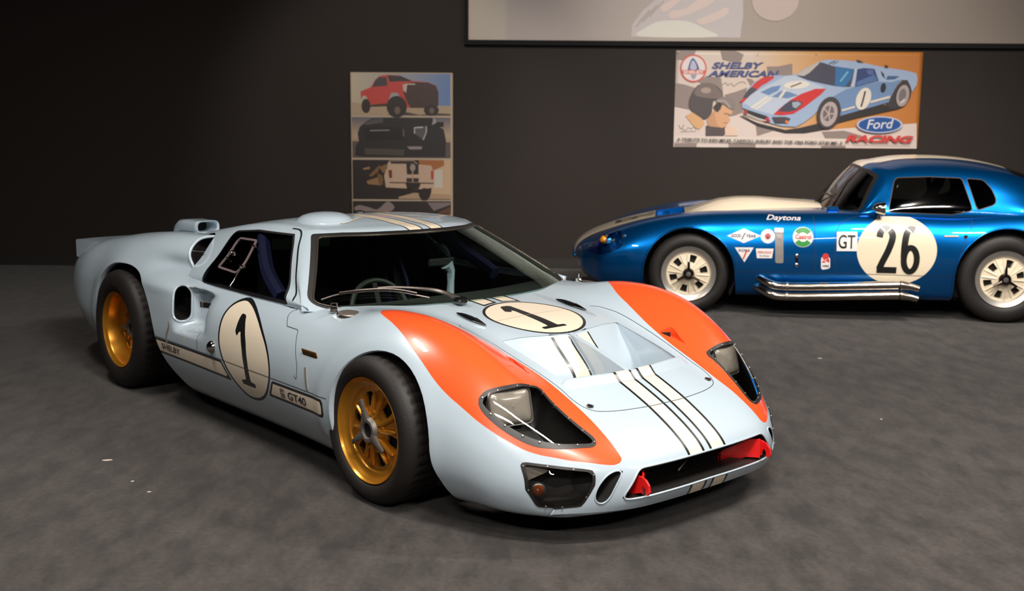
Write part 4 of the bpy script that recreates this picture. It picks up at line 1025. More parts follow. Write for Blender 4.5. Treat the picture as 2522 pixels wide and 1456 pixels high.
# interior: tub, bulkhead, dashboard, seats, steering wheel, visor, post
mb = MB(); mb.box((-1.05, 0, .20), (1.3, 1.40, .04)); mb.build('cabin_floor', M['interior'], gt, smooth=False)
mb = MB(); V = [(-1.72, -.72, .2), (-1.72, .72, .2), (-1.70, .70, .70), (-1.78, .50, .88), (-1.78, -.50, .88), (-1.70, -.70, .70)]; mb.add(V, [(0, 1, 2, 3, 4, 5)]); mb.build('bulkhead', M['interior'], gt, smooth=False)
for sg in (-1, 1): mb = MB(); mb.box((-1.1, sg*.69, .43), (1.25, .03, .46)); mb.build('door_card', M['interior'], gt, smooth=False)
V = []; F = []
DP = [(-.33, .66), (-.45, .668), (-.58, .664), (-.66, .652), (-.685, .62), (-.68, .54), (-.62, .45)]
for y in np.linspace(-.70, .70, 15):
    e = -.16*max(0, (abs(y)-.25)/.45)**1.5
    V += [(x+e*(1 if i < 2 else .6), y, z) for i, (x, z) in enumerate(DP)]
for i in range(14):
    for j in range(6): F.append((i*7+j, i*7+j+1, (i+1)*7+j+1, (i+1)*7+j))
mesh_obj('dashboard', V, F, M['dash'], gt, sharp=40)
for k, (y, z) in enumerate(((-.30, .625), (-.245, .625), (-.19, .625), (-.10, .60), (.0, .60))):
    mb = MB(); mb.lathe([(.018, -.015), (.021, -.012), (.021, 0), (.016, .004)], 'x', (-.690, y, z), n=20); o = mb.build('gauge', M['chrome'], gt)
    mb = MB(); mb.lathe([(0, -.012), (.018, -.012)], 'x', (-.690, y, z), n=20); mb.build('gauge_face', M['interior'], o)
RT = Matrix.Rotation(math.radians(-22), 3, 'Y')
th = np.arange(40)*2*PI/40; mb = MB(); c0 = Vector((-.78, -.255, .582))
mb.tube([tuple(RT @ Vector((0, .155*math.cos(t), .155*math.sin(t)))+c0) for t in th], .013, 10, closed=True); o = mb.build('steering_wheel', M['leather'], gt)
mb = MB()
for a in (90, 210, 330): mb.box(tuple(RT @ Vector((0, .08*math.cos(math.radians(a)), .08*math.sin(math.radians(a))))+c0), (.006, .14, .025), M=(RT @ Matrix.Rotation(math.radians(a), 3, 'X')))
mb.build('wheel_spoke', M['interior'], o)
mb = MB(); mb.tube([tuple(c0), (-.55, -.255, .50)], .02, 10); mb.build('steering_column', M['interior'], gt)
for y in (-.30, .30):
    V = []; F = []; n = 9
    for (x, z, w, c_) in ((-.95, .30, .20, .03), (-1.10, .27, .22, .05), (-1.30, .26, .23, .06), (-1.42, .36, .23, .06), (-1.52, .52, .22, .07), (-1.58, .68, .18, .06), (-1.60, .78, .11, .03)):
        for u in np.linspace(-1, 1, n): V.append((x+c_*abs(u)**2*(.5 if z > .35 else 0), y+u*w, z+c_*abs(u)**2*(1 if z < .4 else .2)))
    for i in range(6):
        for j in range(n-1): F.append((i*n+j, i*n+j+1, (i+1)*n+j+1, (i+1)*n+j))
    o = mesh_obj('seat', V, F, M['interior'], gt)
    for k in (-.07, .07):
        mb = MB(); mb.tube([(-1.56, y+k, .76), (-1.46, y+k, .60), (-1.38, y+k*.8, .42), (-1.20, y+k*.3, .34)], .018, 6); mb.build('seat_harness', M['navy'], o)
mb = MB(); mb.tube(smooth_open([(-1.02, -.64, .66), (-1.10, -.63, .70), (-1.22, -.60, .76), (-1.36, -.54, .86), (-1.45, -.48, .92)], 4), .035, 8); mb.build('roll_cage_tube', M['navy'], gt)
mb = MB(); mb.tube(smooth_open([(-1.02, .64, .66), (-1.10, .63, .70), (-1.22, .60, .76), (-1.36, .54, .86), (-1.45, .48, .92)], 4), .035, 8); mb.build('roll_cage_tube', M['navy'], gt)
mb = MB(); mb.box((-1.60, -.22, .835), (.02, .40, .065), bev=.008); mb.build('bulkhead_pad', M['visor'], gt)
mb = MB(); mb.tube([(-.90, .245, .58), (-.90, .25, .66), (-.90, .25, .72), (-.90, .225, .755)], [.022, .018, .022, .034], 10); mb.build('mirror_post', M['paint'], gt)
mb = MB(); mb.box((-.90, .19, .77), (.02, .16, .04), bev=.008); mb.build('rear_view_mirror', M['interior'], gt)
# ------------------------------------------------------------------ wheels
def grid_skin(V, nu, nv, ring=False):
    s = Skin.__new__(Skin); s.V = np.array(V, float); s.F = []
    for i in range(nu-1):
        for j in range(nv if ring else nv-1): j2 = (j+1) % nv; s.F.append([i*nv+j, i*nv+j2, (i+1)*nv+j2, (i+1)*nv+j])
    s.T = ['body']*len(s.F); s.normals(); return s
def tyre_mesh(name, r, lipr, w, material, n=180, tread=True):
    """wheel frame: outer face at y=0 looking to -y"""
    P = [(lipr-.004, .012), (lipr+.004, .0), (lipr+.012, -.008), (lipr+(r-lipr)*.35, -.014), (lipr+(r-lipr)*.60, -.011), (r-.022, -.001), (r-.013, .008), (r-.006, .018), (r-.002, .030)]
    k = 7; tw = w-.068
    tr = []
    for i in range(k):
        a = .034+tw*i/k; b = .034+tw*(i+.86)/k
        tr += [(r, a, 1), (r, b, 1), (r-.006, b+.001, 0), (r-.006, a+tw/k-.001, 0)]
    tr = tr[:-2]; back = [(p[0], w-p[1]) for p in P[::-1]]
    prof = [(a, b, 0) for a, b in P]+tr+[(a, b, 0) for a, b in back]
    V = []; F = []
    for (a, b, t) in prof:
        for i in range(n):
            th_ = 2*PI*i/n; rr = a-(.004 if (tread and t and i % 4 == 0) else 0)
            V.append((rr*math.cos(th_), b, rr*math.sin(th_)))
    for i in range(len(prof)-1):
        for j in range(n): F.append((i*n+j, i*n+(j+1) % n, (i+1)*n+(j+1) % n, (i+1)*n+j))
    return V, F
def gt_wheel(r, w, deep):
    """returns list of (name, V, F, material, level)"""
    out = []; d = deep; L = .2095
    mb = MB(); mb.lathe([(.150, d+.007), (.160, d+.006), (.166, d+.002), (.169, d-.004), (.180, d-.006), (.185, d-.010), (.189, min(.024, d-.012)), (.193, .014), (.199, .010), (.2025, .004), (L-.003, -.002), (L, .001), (L, .008), (.200, .02), (.195, w-.01)], 'y', n=96)
    rim = mb
    V = []; nr = 34; nt = 168
    for i in range(nr):
        rr = .152-(.152-.036)*i/(nr-1); y = np.interp(rr, [.036, .05, .07, .12, .152], [d-.030, d-.018, d-.004, d+.004, d+.007])
        for j in range(nt): t = 2*PI*j/nt; V.append((rr*math.cos(t), y, rr*math.sin(t)))
    s = grid_skin(V, nr, nt, ring=True)
    def win(V_, N_):
        f = np.full(len(V_), 1e3); rr = np.hypot(V_[:, 0], V_[:, 2]); th_ = np.arctan2(V_[:, 2], V_[:, 0])
        for k in range(6):
            a = math.radians(47+60*k); dt = (th_-a+PI) % (2*PI)-PI
            q0 = np.abs(rr-.120)-.017; q1 = np.abs(dt)*rr-(.012+.07*(rr-.10)); e = np.hypot(np.maximum(q0, 0), np.maximum(q1, 0))+np.minimum(np.maximum(q0, q1), 0)
            f = np.minimum(f, e-.010)
        return f
    s.cut(win, 'win')
    V2, N2, F2 = s.sub(['body']); b = len(rim.V); rim.add(V2, F2)
    for L_ in s.loops('win'):
        P = s.V[L_]; m = len(P); rim.add([tuple(p) for p in P]+[(p[0], p[1]+.012, p[2]) for p in P], [(i, (i+1) % m, m+(i+1) % m, m+i) for i in range(m)])
    for k in range(6):
        for dlt in (-19, 19):
            a = math.radians(47+60*k+dlt); c_, s_ = math.cos(a), math.sin(a)
            rim.tube([(c_*q, np.interp(q, [.05, .07, .12, .15], [d-.014, d-.006, d-.001, d+.003])-.002, s_*q) for q in np.linspace(.055, .147, 7)], [.006, .009, .0095, .0095, .0095, .009, .004], 8)
        a = math.radians(77+60*k); rim.lathe([(0, -.010), (.006, -.009), (.008, -.002), (.008, .004)], 'y', (.075*math.cos(a), d-.004, .075*math.sin(a)), n=10)
    out.append(('wheel', rim.V, rim.F, M['gold']))
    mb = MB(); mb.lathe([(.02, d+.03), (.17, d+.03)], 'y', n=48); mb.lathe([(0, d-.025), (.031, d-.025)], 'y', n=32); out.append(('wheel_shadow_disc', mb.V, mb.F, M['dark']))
    mb = MB(); h = d-.036; mb.lathe([(.029, d-.02), (.029, h+.004), (.033, h), (.045, h), (.050, h+.006), (.054, d-.02)], 'y', n=40)
    for a in (108, 214, 330):
        a = math.radians(a); c_, s_ = math.cos(a), math.sin(a); R_ = Matrix(((c_, 0, -s_), (0, 1, 0), (s_, 0, c_)))
        V3 = []; F3 = []
        for (q, wd, y0, y1) in ((.036, .018, h-.001, h+.02), (.060, .014, h-.003, h+.014), (.090, .0105, h-.004, h+.008), (.118, .010, h-.003, h+.006), (.123, .007, h-.001, h+.005)):
            V3 += [(q, y1, -wd), (q, y0+.003, -wd), (q, y0, -wd*.5), (q, y0, wd*.5), (q, y0+.003, wd), (q, y1, wd)]
        for i in range(4):
            for j in range(6): F3.append((i*6+j, i*6+(j+1) % 6, (i+1)*6+(j+1) % 6, (i+1)*6+j))
        F3.append(tuple(24+j for j in range(6)))
        mb.add([tuple(R_ @ Vector(v)) for v in V3], F3)
    out.append(('knock_off_spinner', mb.V, mb.F, M['spinner']))
    V, F = tyre_mesh('tyre', r, L, w, None); out.append(('tyre', V, F, M['rubber']))
    return out
def place_wheel(parts, car, x, y, z, flip, rot=0.0, cache={}):
    root = None
    for i, (nm, V, F, m_) in enumerate(parts):
        key = (id(parts), i)
        if key not in cache:
            o = mesh_obj(nm, V, F, m_, sharp=38); cache[key] = o.data
        else: o = bpy.data.objects.new(nm, cache[key]); COL.objects.link(o)
        if root is None:
            root = o; o.parent = car; o.location = (x, y, z); o.rotation_euler = (0, rot, PI if flip else 0)
        else: o.parent = root
    return root
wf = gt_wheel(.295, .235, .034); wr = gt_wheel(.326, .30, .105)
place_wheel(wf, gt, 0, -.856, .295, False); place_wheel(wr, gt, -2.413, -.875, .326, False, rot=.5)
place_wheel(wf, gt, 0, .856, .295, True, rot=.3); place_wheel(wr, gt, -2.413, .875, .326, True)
# ------------------------------------------------------------------ metallic blue coupe
def dy_rows():
    R = []
    def sec(x, c, a, b, f, g, s1, s2, s3, w, l1, l2, u=(.5, .15), uc=.15):
        R.append([(x, 0, c), (x, .2, a), (x, *b), (x, *f), (x, *g), (x, *s1), (x, *s2), (x, *s3), (x, *w), (x, *l1), (x, *l2), (x, *u), (x, 0, uc)])
    def row(*p): R.append([tuple(q) for q in p])
    sec(-3.3, .74, .74, (.4, .74), (.52, .735), (.60, .725), (.68, .70), (.73, .63), (.75, .56), (.755, .48), (.74, .38), (.68, .30), (.4, .30), .30)
    sec(-3.0, .80, .80, (.4, .80), (.52, .80), (.62, .79), (.71, .75), (.77, .68), (.80, .60), (.81, .5), (.80, .35), (.74, .22), (.5, .2), .2)
    sec(-2.6, .83, .83, (.42, .83), (.54, .83), (.64, .825), (.735, .785), (.80, .71), (.835, .62), (.85, .5), (.84, .32), (.79, .18))
    sec(-2.286, .84, .84, (.42, .84), (.54, .835), (.64, .825), (.735, .785), (.80, .712), (.838, .62), (.853, .5), (.843, .32), (.79, .17))
    sec(-1.9, .80, .80, (.42, .80), (.54, .80), (.64, .795), (.72, .77), (.783, .712), (.823, .63), (.84, .5), (.83, .32), (.78, .16))
    sec(-1.5, .80, .80, (.42, .80), (.54, .80), (.64, .80), (.72, .78), (.785, .725), (.825, .64), (.84, .5), (.83, .32), (.78, .155))
    sec(-1.1, .80, .80, (.42, .80), (.52, .80), (.62, .80), (.71, .783), (.78, .725), (.822, .635), (.838, .5), (.828, .32), (.778, .155))
    sec(-.8, .795, .793, (.40, .79), (.50, .79), (.61, .793), (.70, .773), (.775, .712), (.82, .62), (.836, .49), (.826, .31), (.775, .155))
    sec(-.4, .785, .78, (.40, .765), (.50, .775), (.60, .785), (.695, .765), (.77, .70), (.815, .61), (.835, .48), (.825, .3), (.77, .155))
    sec(0, .74, .737, (.38, .735), (.49, .752), (.60, .762), (.70, .742), (.78, .676), (.825, .585), (.842, .46), (.832, .29), (.775, .155))
    sec(.25, .703, .70, (.37, .70), (.47, .715), (.58, .722), (.68, .70), (.755, .635), (.80, .545), (.82, .44), (.81, .28), (.75, .165), (.5, .155), .155)
    sec(.5, .645, .643, (.35, .64), (.45, .65), (.55, .652), (.64, .625), (.715, .565), (.76, .495), (.775, .41), (.765, .28), (.71, .185), (.45, .17), .17)
    sec(.68, .587, .585, (.33, .58), (.42, .582), (.51, .575), (.59, .55), (.655, .50), (.695, .445), (.71, .385), (.70, .285), (.65, .205), (.4, .19), .19)
    row((.82, 0, .53), (.82, .19, .528), (.813, .31, .523), (.803, .39, .515), (.788, .46, .50), (.773, .53, .475), (.757, .582, .455), (.747, .612, .41), (.742, .622, .375), (.747, .612, .31), (.762, .572, .245), (.79, .36, .21), (.80, 0, .21))
    row((.90, 0, .48), (.896, .17, .477), (.882, .30, .47), (.867, .365, .466), (.85, .42, .46), (.83, .475, .443), (.813, .515, .42), (.803, .537, .395), (.798, .547, .375), (.803, .537, .33), (.818, .505, .28), (.85, .31, .245), (.87, 0, .245))
    row((.935, 0, .43), (.93, .16, .428), (.913, .285, .424), (.897, .345, .42), (.88, .395, .416), (.857, .447, .408), (.84, .487, .397), (.83, .508, .387), (.825, .518, .377), (.83, .508, .355), (.846, .475, .325), (.885, .295, .30), (.915, 0, .30))
    row((.945, 0, .37), (.938, .16, .37), (.92, .28, .37), (.904, .34, .37), (.887, .388, .37), (.864, .44, .37), (.847, .478, .37), (.837, .50, .37), (.832, .508, .37), (.837, .50, .3699), (.853, .465, .3699), (.895, .29, .3699), (.945, 0, .3699))
    return R
DYL = (1.5672, 9.1935, 0.0)
dy = empty('coupe', DYL, math.radians(171.353)); DY_OK = True
tag(dy, 'metallic blue coupe with cream stripes, white wheels, side pipes and number 26 roundel', 'car')
ds = Skin(loft(dy_rows(), .02, .02, dvs=[.02]*10+[.08, .12]))
def dy_cab():
    R = []
    base = [np.array(p) for p in [(-1.0, 0, .79), (-1.012, .2, .79), (-1.045, .38, .79), (-1.11, .54, .79), (-1.25, .70, .785)]]
    head = [np.array(p) for p in [(-1.32, 0, 1.142), (-1.325, .17, 1.139), (-1.345, .31, 1.128), (-1.385, .42, 1.107), (-1.445, .515, 1.072)]]
    def side(E):
        x, y, z = E; return [(x, (y+.735)/2+.02*(z-.785)/.3, (z+.785)/2), (x, .735, .785), (x, .68, .68)]
    for k in (-.02, 0.0, .2, .4, .6, .8, .93, 1.0):
        P = [a+(b-a)*k for a, b in zip(base, head)]; bu = .05*k*(1-k) if 0 < k < 1 else 0
        P = [p+np.array([bu, 0, bu*.7])*(1, .95, .85, .6, .3)[i] for i, p in enumerate(P)]; R.append([tuple(p) for p in P]+side(P[-1]))
    def rr(cx, cz, ex, ey, ez, by=.735, bz=.785):
        P = [(cx, 0, cz), (cx+(ex-cx)*.2, ey*.34, cz-(cz-ez)*.07), (cx+(ex-cx)*.45, ey*.62, cz-(cz-ez)*.27), (cx+(ex-cx)*.75, ey*.84, cz-(cz-ez)*.56), (ex, ey, ez)]
        R.append(P+[(ex, (ey+by)/2+.022, (ez+bz)/2), (ex, by, bz), (ex, .68, .66)])
    rr(-1.42, 1.165, -1.51, .535, 1.082); rr(-1.55, 1.19, -1.6, .548, 1.09); rr(-1.77, 1.203, -1.78, .56, 1.095); rr(-2.0, 1.197, -2.0, .56, 1.09); rr(-2.2, 1.172, -2.2, .55, 1.07); rr(-2.4, 1.125, -2.4, .525, 1.03)
    rr(-2.6, 1.06, -2.6, .495, .965, .70, .78); rr(-2.9, .95, -2.9, .46, .88, .64, .75); rr(-3.2, .82, -3.2, .43, .77, .58, .68)
    return R
dc = Skin(loft(dy_cab(), .02, .02, mirror_end=False, smooth=1), None, ring=False)
# cuts
DCAB = [(-1.02, -.1), (-1.02, 0), (-1.06, .38), (-1.13, .54), (-1.27, .69), (-1.4, .725), (-2.2, .725), (-2.5, .66), (-2.5, -.1)]
ds.cut(lambda V, N: np.maximum(sdpoly(AXY(V), DCAB), .60-V[:, 2]), 'gone')
AF = [(.345, -.1), (.348, .2)]+arc(0, .315, .348, 0, 180, 30)+[(-.36, .2), (-.365, -.1)]
AR = [(-1.915, -.1), (-1.917, .2)]+arc(-2.286, .335, .372, 0, 180, 30)+[(-2.66, .2), (-2.66, -.1)]
for P_ in (AF, AR): ds.cut(lambda V, N: np.maximum(sdpoly(XZ(V), P_), .42-np.abs(V[:, 1])), 'arch', ['body'])
ds.cut(lambda V, N: np.maximum(np.hypot(V[:, 1]/.36, (V[:, 2]-.35)/.075)-1, .78-V[:, 0]), 'mouth', ['body'])
ds.cut(lambda V, N: np.maximum(sdpoly(AXY(V), [(.27, -.1), (.27, .30), (.03, .33), (.03, -.1)]), .5-V[:, 2]), 'hvent', ['body'])
LAMP = smooth_closed([(.79, .50), (.70, .575), (.60, .64), (.53, .655), (.52, .64), (.56, .56), (.66, .49), (.75, .455)], 4)
HLD = smooth_closed([(.80, .468), (.70, .535), (.60, .592), (.535, .612), (.515, .56), (.515, .50), (.60, .452), (.70, .425), (.77, .433)], 4)
ds.cut(lambda V, N: np.maximum(sdpoly(XZ(V), HLD), .45-np.abs(V[:, 1])), 'lamp', ['body'])
# livery
ds.cut(lambda V, N: np.maximum(np.maximum(np.abs(V[:, 1])-.32, .26-V[:, 0]), .36-V[:, 2]), 'cream', ['body'])
ds.cut(lambda V, N: np.maximum(np.maximum(np.abs(V[:, 1])-.30, V[:, 0]-.035), np.maximum(-1.05-V[:, 0], .6-V[:, 2])), 'cream', ['body'])
r26 = lambda V: np.maximum(np.hypot(V[:, 0]+1.502, (V[:, 2]-.53)*1.11)-.283, .5-np.abs(V[:, 1]))
ds.cut(lambda V, N: r26(V), 'round', ['body'])
dc.cut(lambda V, N: np.maximum(np.maximum(np.abs(V[:, 1])-.26, V[:, 0]+1.30), np.maximum(-2.5-V[:, 0], 1.0-V[:, 2])), 'cream', ['body'])
WS2 = fillet([(-.69, .80), (-.50, 1.062), (-.40, 1.098), (-.2, 1.122), (0, 1.127), (.2, 1.122), (.40, 1.098), (.50, 1.062), (.69, .80), (.5, .76), (-.5, .76)], [.03, .03, 0, 0, 0, 0, 0, .03, .03, 0, 0])
w2 = lambda V: np.maximum(sdpoly(V[:, 1:], WS2), -1.52-V[:, 0])
dc.cut(lambda V, N: w2(V), 'ws_seal', ['body', 'cream']); dc.cut(lambda V, N: w2(V)+.018, 'ws', ['ws_seal'])
SW2 = fillet([(-1.44, .798), (-1.505, 1.052), (-1.75, 1.064), (-1.982, 1.057), (-2.048, .822), (-1.9, .790)], [.03, .05, 0, .02, .03, .08])
QW2 = fillet([(-2.008, 1.057), (-2.135, 1.047), (-2.19, .98), (-2.215, .91), (-2.205, .868), (-2.07, .822)], [.01, .05, .04, .04, .03, .02])
for nm, P_ in (('sw', SW2), ('qw', QW2)):
    q_ = lambda V: np.maximum(sdpoly(XZ(V), P_), .44-np.abs(V[:, 1]))
    dc.cut(lambda V, N: q_(V), nm+'_seal', ['body']); dc.cut(lambda V, N: q_(V)+.006, nm, [nm+'_seal'])
dc.cut(lambda V, N: np.maximum(np.maximum(np.abs(V[:, 1])-.42, V[:, 0]+2.38), np.maximum(-3.0-V[:, 0], .85-V[:, 2])), 'rw', ['body', 'cream'])
db = Proj(ds); dcb = Proj(dc)
ds.obj('body_shell', 'body', M['blue'], dy)
ds.obj('racing_stripe', 'cream', M['cream2'], dy)
tag(dc.obj('roof', 'body', M['blue'], dy), None); dc.obj('roof_stripe', 'cream', M['cream2'], dy)
split_y(ds, 'round'); ra = ds.obj('number_roundel', 'round', M['cream2'], dy); ds.obj('number_roundel', 'round_r', M['cream2'], dy)
o = dc.obj('windshield', 'ws', M['dglass'], dy); dc.obj('windshield_seal', 'ws_seal', M['black'], o, offset=.001)
o = dc.obj('rear_window', 'rw', M['dglass'], dy)
for nm, nn in (('sw', 'door_window'), ('qw', 'quarter_window')):
    split_y(dc, nm); split_y(dc, nm+'_seal')
    for sfx in ('', '_r'): o = dc.obj(nn, nm+sfx, M['dglass'], dy); dc.obj('window_seal', nm+'_seal'+sfx, M['dtrim'], o, offset=.001)
# holes
for L in ds.loops('arch')[:4]:
    P = ds.V[L]; sg = 1 if P[:, 1].mean() > 0 else -1; x = P[:, 0].mean(); fr = x > -1
    r = .352 if fr else .375; c2 = (0, .315) if fr else (-2.286, .335); V = []; F = []
    A_ = [(c2[0]+r*math.cos(t), c2[1]+r*math.sin(t)) for t in np.linspace(math.radians(-28), math.radians(208), 36)]
    for yy in (.80, .44): V += [(a_, sg*yy, b_) for a_, b_ in A_]
    F = [(i, i+1, 37+i, 36+i) for i in range(35)]+[tuple(range(36, 72))]; mesh_obj('wheel_arch_liner', V, F, M['dark'], dy, sharp=40)
    A2 = [l for l in L if abs(ds.V[l][1]) > .68 and ds.V[l][2] > .16]; Q = ds.V[A2]; n0 = np.argmax(np.linalg.norm(np.diff(np.vstack([Q, Q[:1]]), axis=0), axis=1)); Q = np.roll(Q, -(n0+1), 0)
    mb = MB(); mb.tube(sm_loop(resample(Q, .015, closed=False), 3, closed=False), .008, 6); mb.build('wheel_arch_lip', M['blue'], dy, sharp=None)
bowl(ds, 'mouth', .12, (-1, 0, 0), 'grille_mouth', M['dark'], dy, .9); lip(ds, 'mouth', .012, 'mouth_lip', M['blue'], dy)
L = ds.loops('hvent')[0]; P = ds.V[L]; m = len(P); V = [tuple(p) for p in P]+[(p[0], p[1], p[2]-(.09 if p[0] < .15 else .02)) for p in P]
mesh_obj('hood_vent', V, [(i, (i+1) % m, m+(i+1) % m, m+i) for i in range(m)]+[tuple(range(m, 2*m))], M['blue'], dy, sharp=35)
split_y(ds, 'lamp')
for sg, sfx in ((1, ''), (-1, '_r')):
    o = ds.obj('headlight_cover', 'lamp'+sfx, M['acrylic'], dy); bowl(ds, 'lamp'+sfx, .04, (-.35, -sg*.9, 0), 'headlight_pocket', M['bluelight'], dy, .75)
    mb = MB(); mb.lathe([(0, .03), (.02, .026), (.032, .01), (.034, -.02)], 'x', (.655, sg*.615, .535), n=24, M=Matrix.Rotation(sg*.8, 3, 'Z')); mb.build('turn_signal', M['amber2'], dy)
    mb = MB(); mb.lathe([(.034, .012), (.04, .008), (.04, -.03)], 'x', (.65, sg*.612, .535), n=24, M=Matrix.Rotation(sg*.8, 3, 'Z')); mb.build('signal_ring', M['chrome'], dy)
    mb = MB(); mb.lathe([(0, .03), (.04, .02), (.055, 0), (.055, -.04)], 'x', (.575, sg*.585, .50), n=24); mb.build('headlamp', M['lamp'], dy)
# hood bulge
V = []; F = []; xs = np.linspace(.035, -1.02, 46); ys = np.linspace(-.34, .34, 35)
for x in xs:
    h = np.interp(x, [-1.02, -.95, -.75, -.57, -.38, -.24, -.12, 0, .035], [.022, .030, .045, .060, .066, .060, .035, .008, 0])
    for y in ys:
        a, _ = db.top(x, y); zb = a.z if a is not None and a.z > .6 else (db.top(x, .34*np.sign(y) if y else .34)[0].z)
        p = max(0, 1-(abs(y)/.34)**4.0); V.append((x, y, zb+h*p-.002))
n = len(ys)
for i in range(len(xs)-1):
    for j in range(n-1): F.append((i*n+j, i*n+j+1, (i+1)*n+j+1, (i+1)*n+j))
mesh_obj('hood_bulge', V, F, M['cream2'], dy)
# prints and fittings of the coupe (left side faces the room)
fs = lambda a, b: db.side(a, b, 1)
def disc(name, cx, cz, r, material, parent, rz=None, off=.002, n=40):
    rz = rz or r; P = [fs(cx+r*math.cos(t)*s_, cz+rz*math.sin(t)*s_) for s_ in (0.001, .5, 1) for t in np.arange(n)*2*PI/n]
    V = [tuple(p+Vector((0, off, 0))) for p, _ in P]; F = [(k*n+i, k*n+(i+1) % n, (k+1)*n+(i+1) % n, (k+1)*n+i) for k in range(2) for i in range(n)]
    return mesh_obj(name, V, F, material, parent, smooth=False)
def patch(name, poly, material, parent, off=.002, n=6):
    """flat sticker with outline poly in side view"""
    c = np.mean(poly, 0); V = []; F = []; D = dens(poly, .02, closed=True); m = len(D)
    for s_ in (0.001, .5, 1):
        for q in D: p, _ = fs(*(c+(np.array(q)-c)*s_)); V.append(tuple(p+Vector((0, off, 0))))
    F = [(k*m+i, k*m+(i+1) % m, (k+1)*m+(i+1) % m, (k+1)*m+i) for k in range(2) for i in range(m)]
    return mesh_obj(name, V, F, material, parent, smooth=False)
def stext(s, x, z, h, w, material, parent, shear=0.0, bold=0.0, off=.004):
    # left side: reading direction runs towards the rear (-x)
    return print_text('lettering', s, fs, (x, z), (-1, 0), (0, 1), h, material, parent, width=w, shear=shear, bold=bold, off=off)
# number 26 drawn as tall narrow figures
def ring_pts(cx, cz, rx, rz, a0, a1, n=24): return [(cx+rx*math.cos(math.radians(a0+(a1-a0)*i/n)), cz+rz*math.sin(math.radians(a0+(a1-a0)*i/n))) for i in range(n+1)]
def stroke(name, pts, w, material, parent, off=.003):
    return ribbon(name, fs, pts, w, material, parent, off=off, outward=(0, 1, 0))
K = lambda u, v: (-1.502-u, .53+v)      # u to the rear, v up
S2 = [(-.125, .095), (-.115, .135), (-.085, .158), (-.055, .150), (-.035, .12), (-.035, .08), (-.06, .0), (-.095, -.08), (-.118, -.138)]
stroke('number', [K(*p) for p in smooth_open(S2, 6)], .046, M['black_paint'], ra)
stroke('number', [K(-.135, -.145), K(.005, -.145)], .046, M['black_paint'], ra, off=.0035)
E6 = [(.125, .150), (.095, .158), (.068, .125), (.055, .05), (.052, -.05)]
stroke('number', [K(*p) for p in smooth_open(E6, 6)], .046, M['black_paint'], ra)
stroke('number', [K(*p) for p in ring_pts(.098, -.065, .046, .088, 0, 360, 40)], .042, M['black_paint'], ra, off=.0035)
o = patch('class_sticker', [(-1.075, .516), (-1.222, .519), (-1.219, .661), (-1.072, .657)], M['white'], dy); stext('GT', -1.085, .538, .098, .12, M['black_paint'], o, bold=.01)
stext('Daytona', -.565, .728, .034, .25, M['white'], dy, shear=.35, bold=.01)
o = patch('tyre_sticker', [(-.275, .61), (-.40, .665), (-.525, .614), (-.40, .558)], M['white'], dy); stext('GOOD', -.305, .600, .022, .075, M['navyprint'], o, bold=.03); stext('YEAR', -.415, .600, .022, .075, M['navyprint'], o, bold=.03)
ribbon('print', fs, [(-.385, .585), (-.397, .61), (-.41, .632)], .008, M['navyprint'], o, off=.004, outward=(0, 1, 0))
o = disc('round_sticker', -.575, .612, .052, M['white'], dy); disc('print', -.575, .612, .022, M['redprint'], o, off=.004); disc('print', -.575, .605, .010, M['navyprint'], o, off=.005)
o = disc('oil_sticker', -.83, .612, .074, M['white'], dy)
for a0, a1 in ((35, 145), (215, 325)):
    stroke('print', ring_pts(-.83, .612, .052, .052, a0, a1, 16), .036, M['greenprint'], o, off=.004)
stext('Castrol', -.775, .60, .03, .115, M['redprint'], o, bold=.02, off=.006)
o = patch('triangle_sticker', [(-.335, .525), (-.475, .527), (-.41, .415)], M['white'], dy); stext('KONI', -.365, .495, .018, .08, M['navyprint'], o, bold=.02)
stroke('print', [(-.40, .44), (-.425, .505)], .010, M['redprint'], o, off=.005)
o = patch('banner_sticker', [(-.49, .52), (-.62, .522), (-.61, .45), (-.50, .448)], M['white'], dy); stext('FERODO', -.505, .485, .016, .10, M['redprint'], o, bold=.01); stext('brakes', -.52, .462, .012, .07, M['navyprint'], o)
o = patch('side_vent', fillet([(-.625, .665), (-.685, .665), (-.695, .415), (-.635, .415)], .015), M['mesh_grey'], dy, off=.006)
patch('vent_cap', fillet([(-.622, .675), (-.688, .675), (-.688, .642), (-.622, .642)], .008), M['white'], o, off=.010)
o = patch('entry_sticker', fillet([(-.965, .47), (-1.03, .47), (-1.035, .385), (-.97, .37)], .02), M['white'], dy); stext('24', -.972, .43, .032, .055, M['redprint'], o, bold=.03); disc('print', -.998, .475, .022, M['redprint'], o, off=.003); stext('HRS', -.98, .395, .016, .045, M['navyprint'], o, bold=.02)
for pts in ([(-.908, .765), (-.918, .60), (-.926, .353)], smooth_open([(-1.25, .772), (-1.13, .735), (-1.07, .66), (-1.062, .50), (-1.064, .351)], 4), [(-.38, .341), (-.92, .350), (-1.50, .347), (-1.92, .345)], smooth_open([(-2.02, .80), (-2.03, .72), (-1.98, .62), (-1.95, .5)], 4)):
    ribbon('panel_gap', fs, pts, .004, M['bluegap'], dy, outward=(0, 1, 0))
stroke('door_handle', [(-1.83, .64), (-1.93, .642)], .012, M['tan'], dy, off=.01)
mb = MB(); p, _ = fs(-1.98, .64); mb.lathe([(.014, 0), (.014, .006), (0, .008)], 'y', tuple(p), n=14); mb.build('door_lock', M['chrome'], dy)
for k, z in ((0, .475), (1, .405)):
    p, _ = fs(-.79, z); mb = MB(); mb.lathe([(.014, 0), (.014, .012), (.008, .016), (0, .016)], 'y', tuple(p), n=14); mb.build('hood_catch', M['chrome'], dy)
ribbon('catch_strap', fs, [(-.79, .475), (-.792, .405)], .018, M['cap_dark'], dy, h=.006, outward=(0, 1, 0))
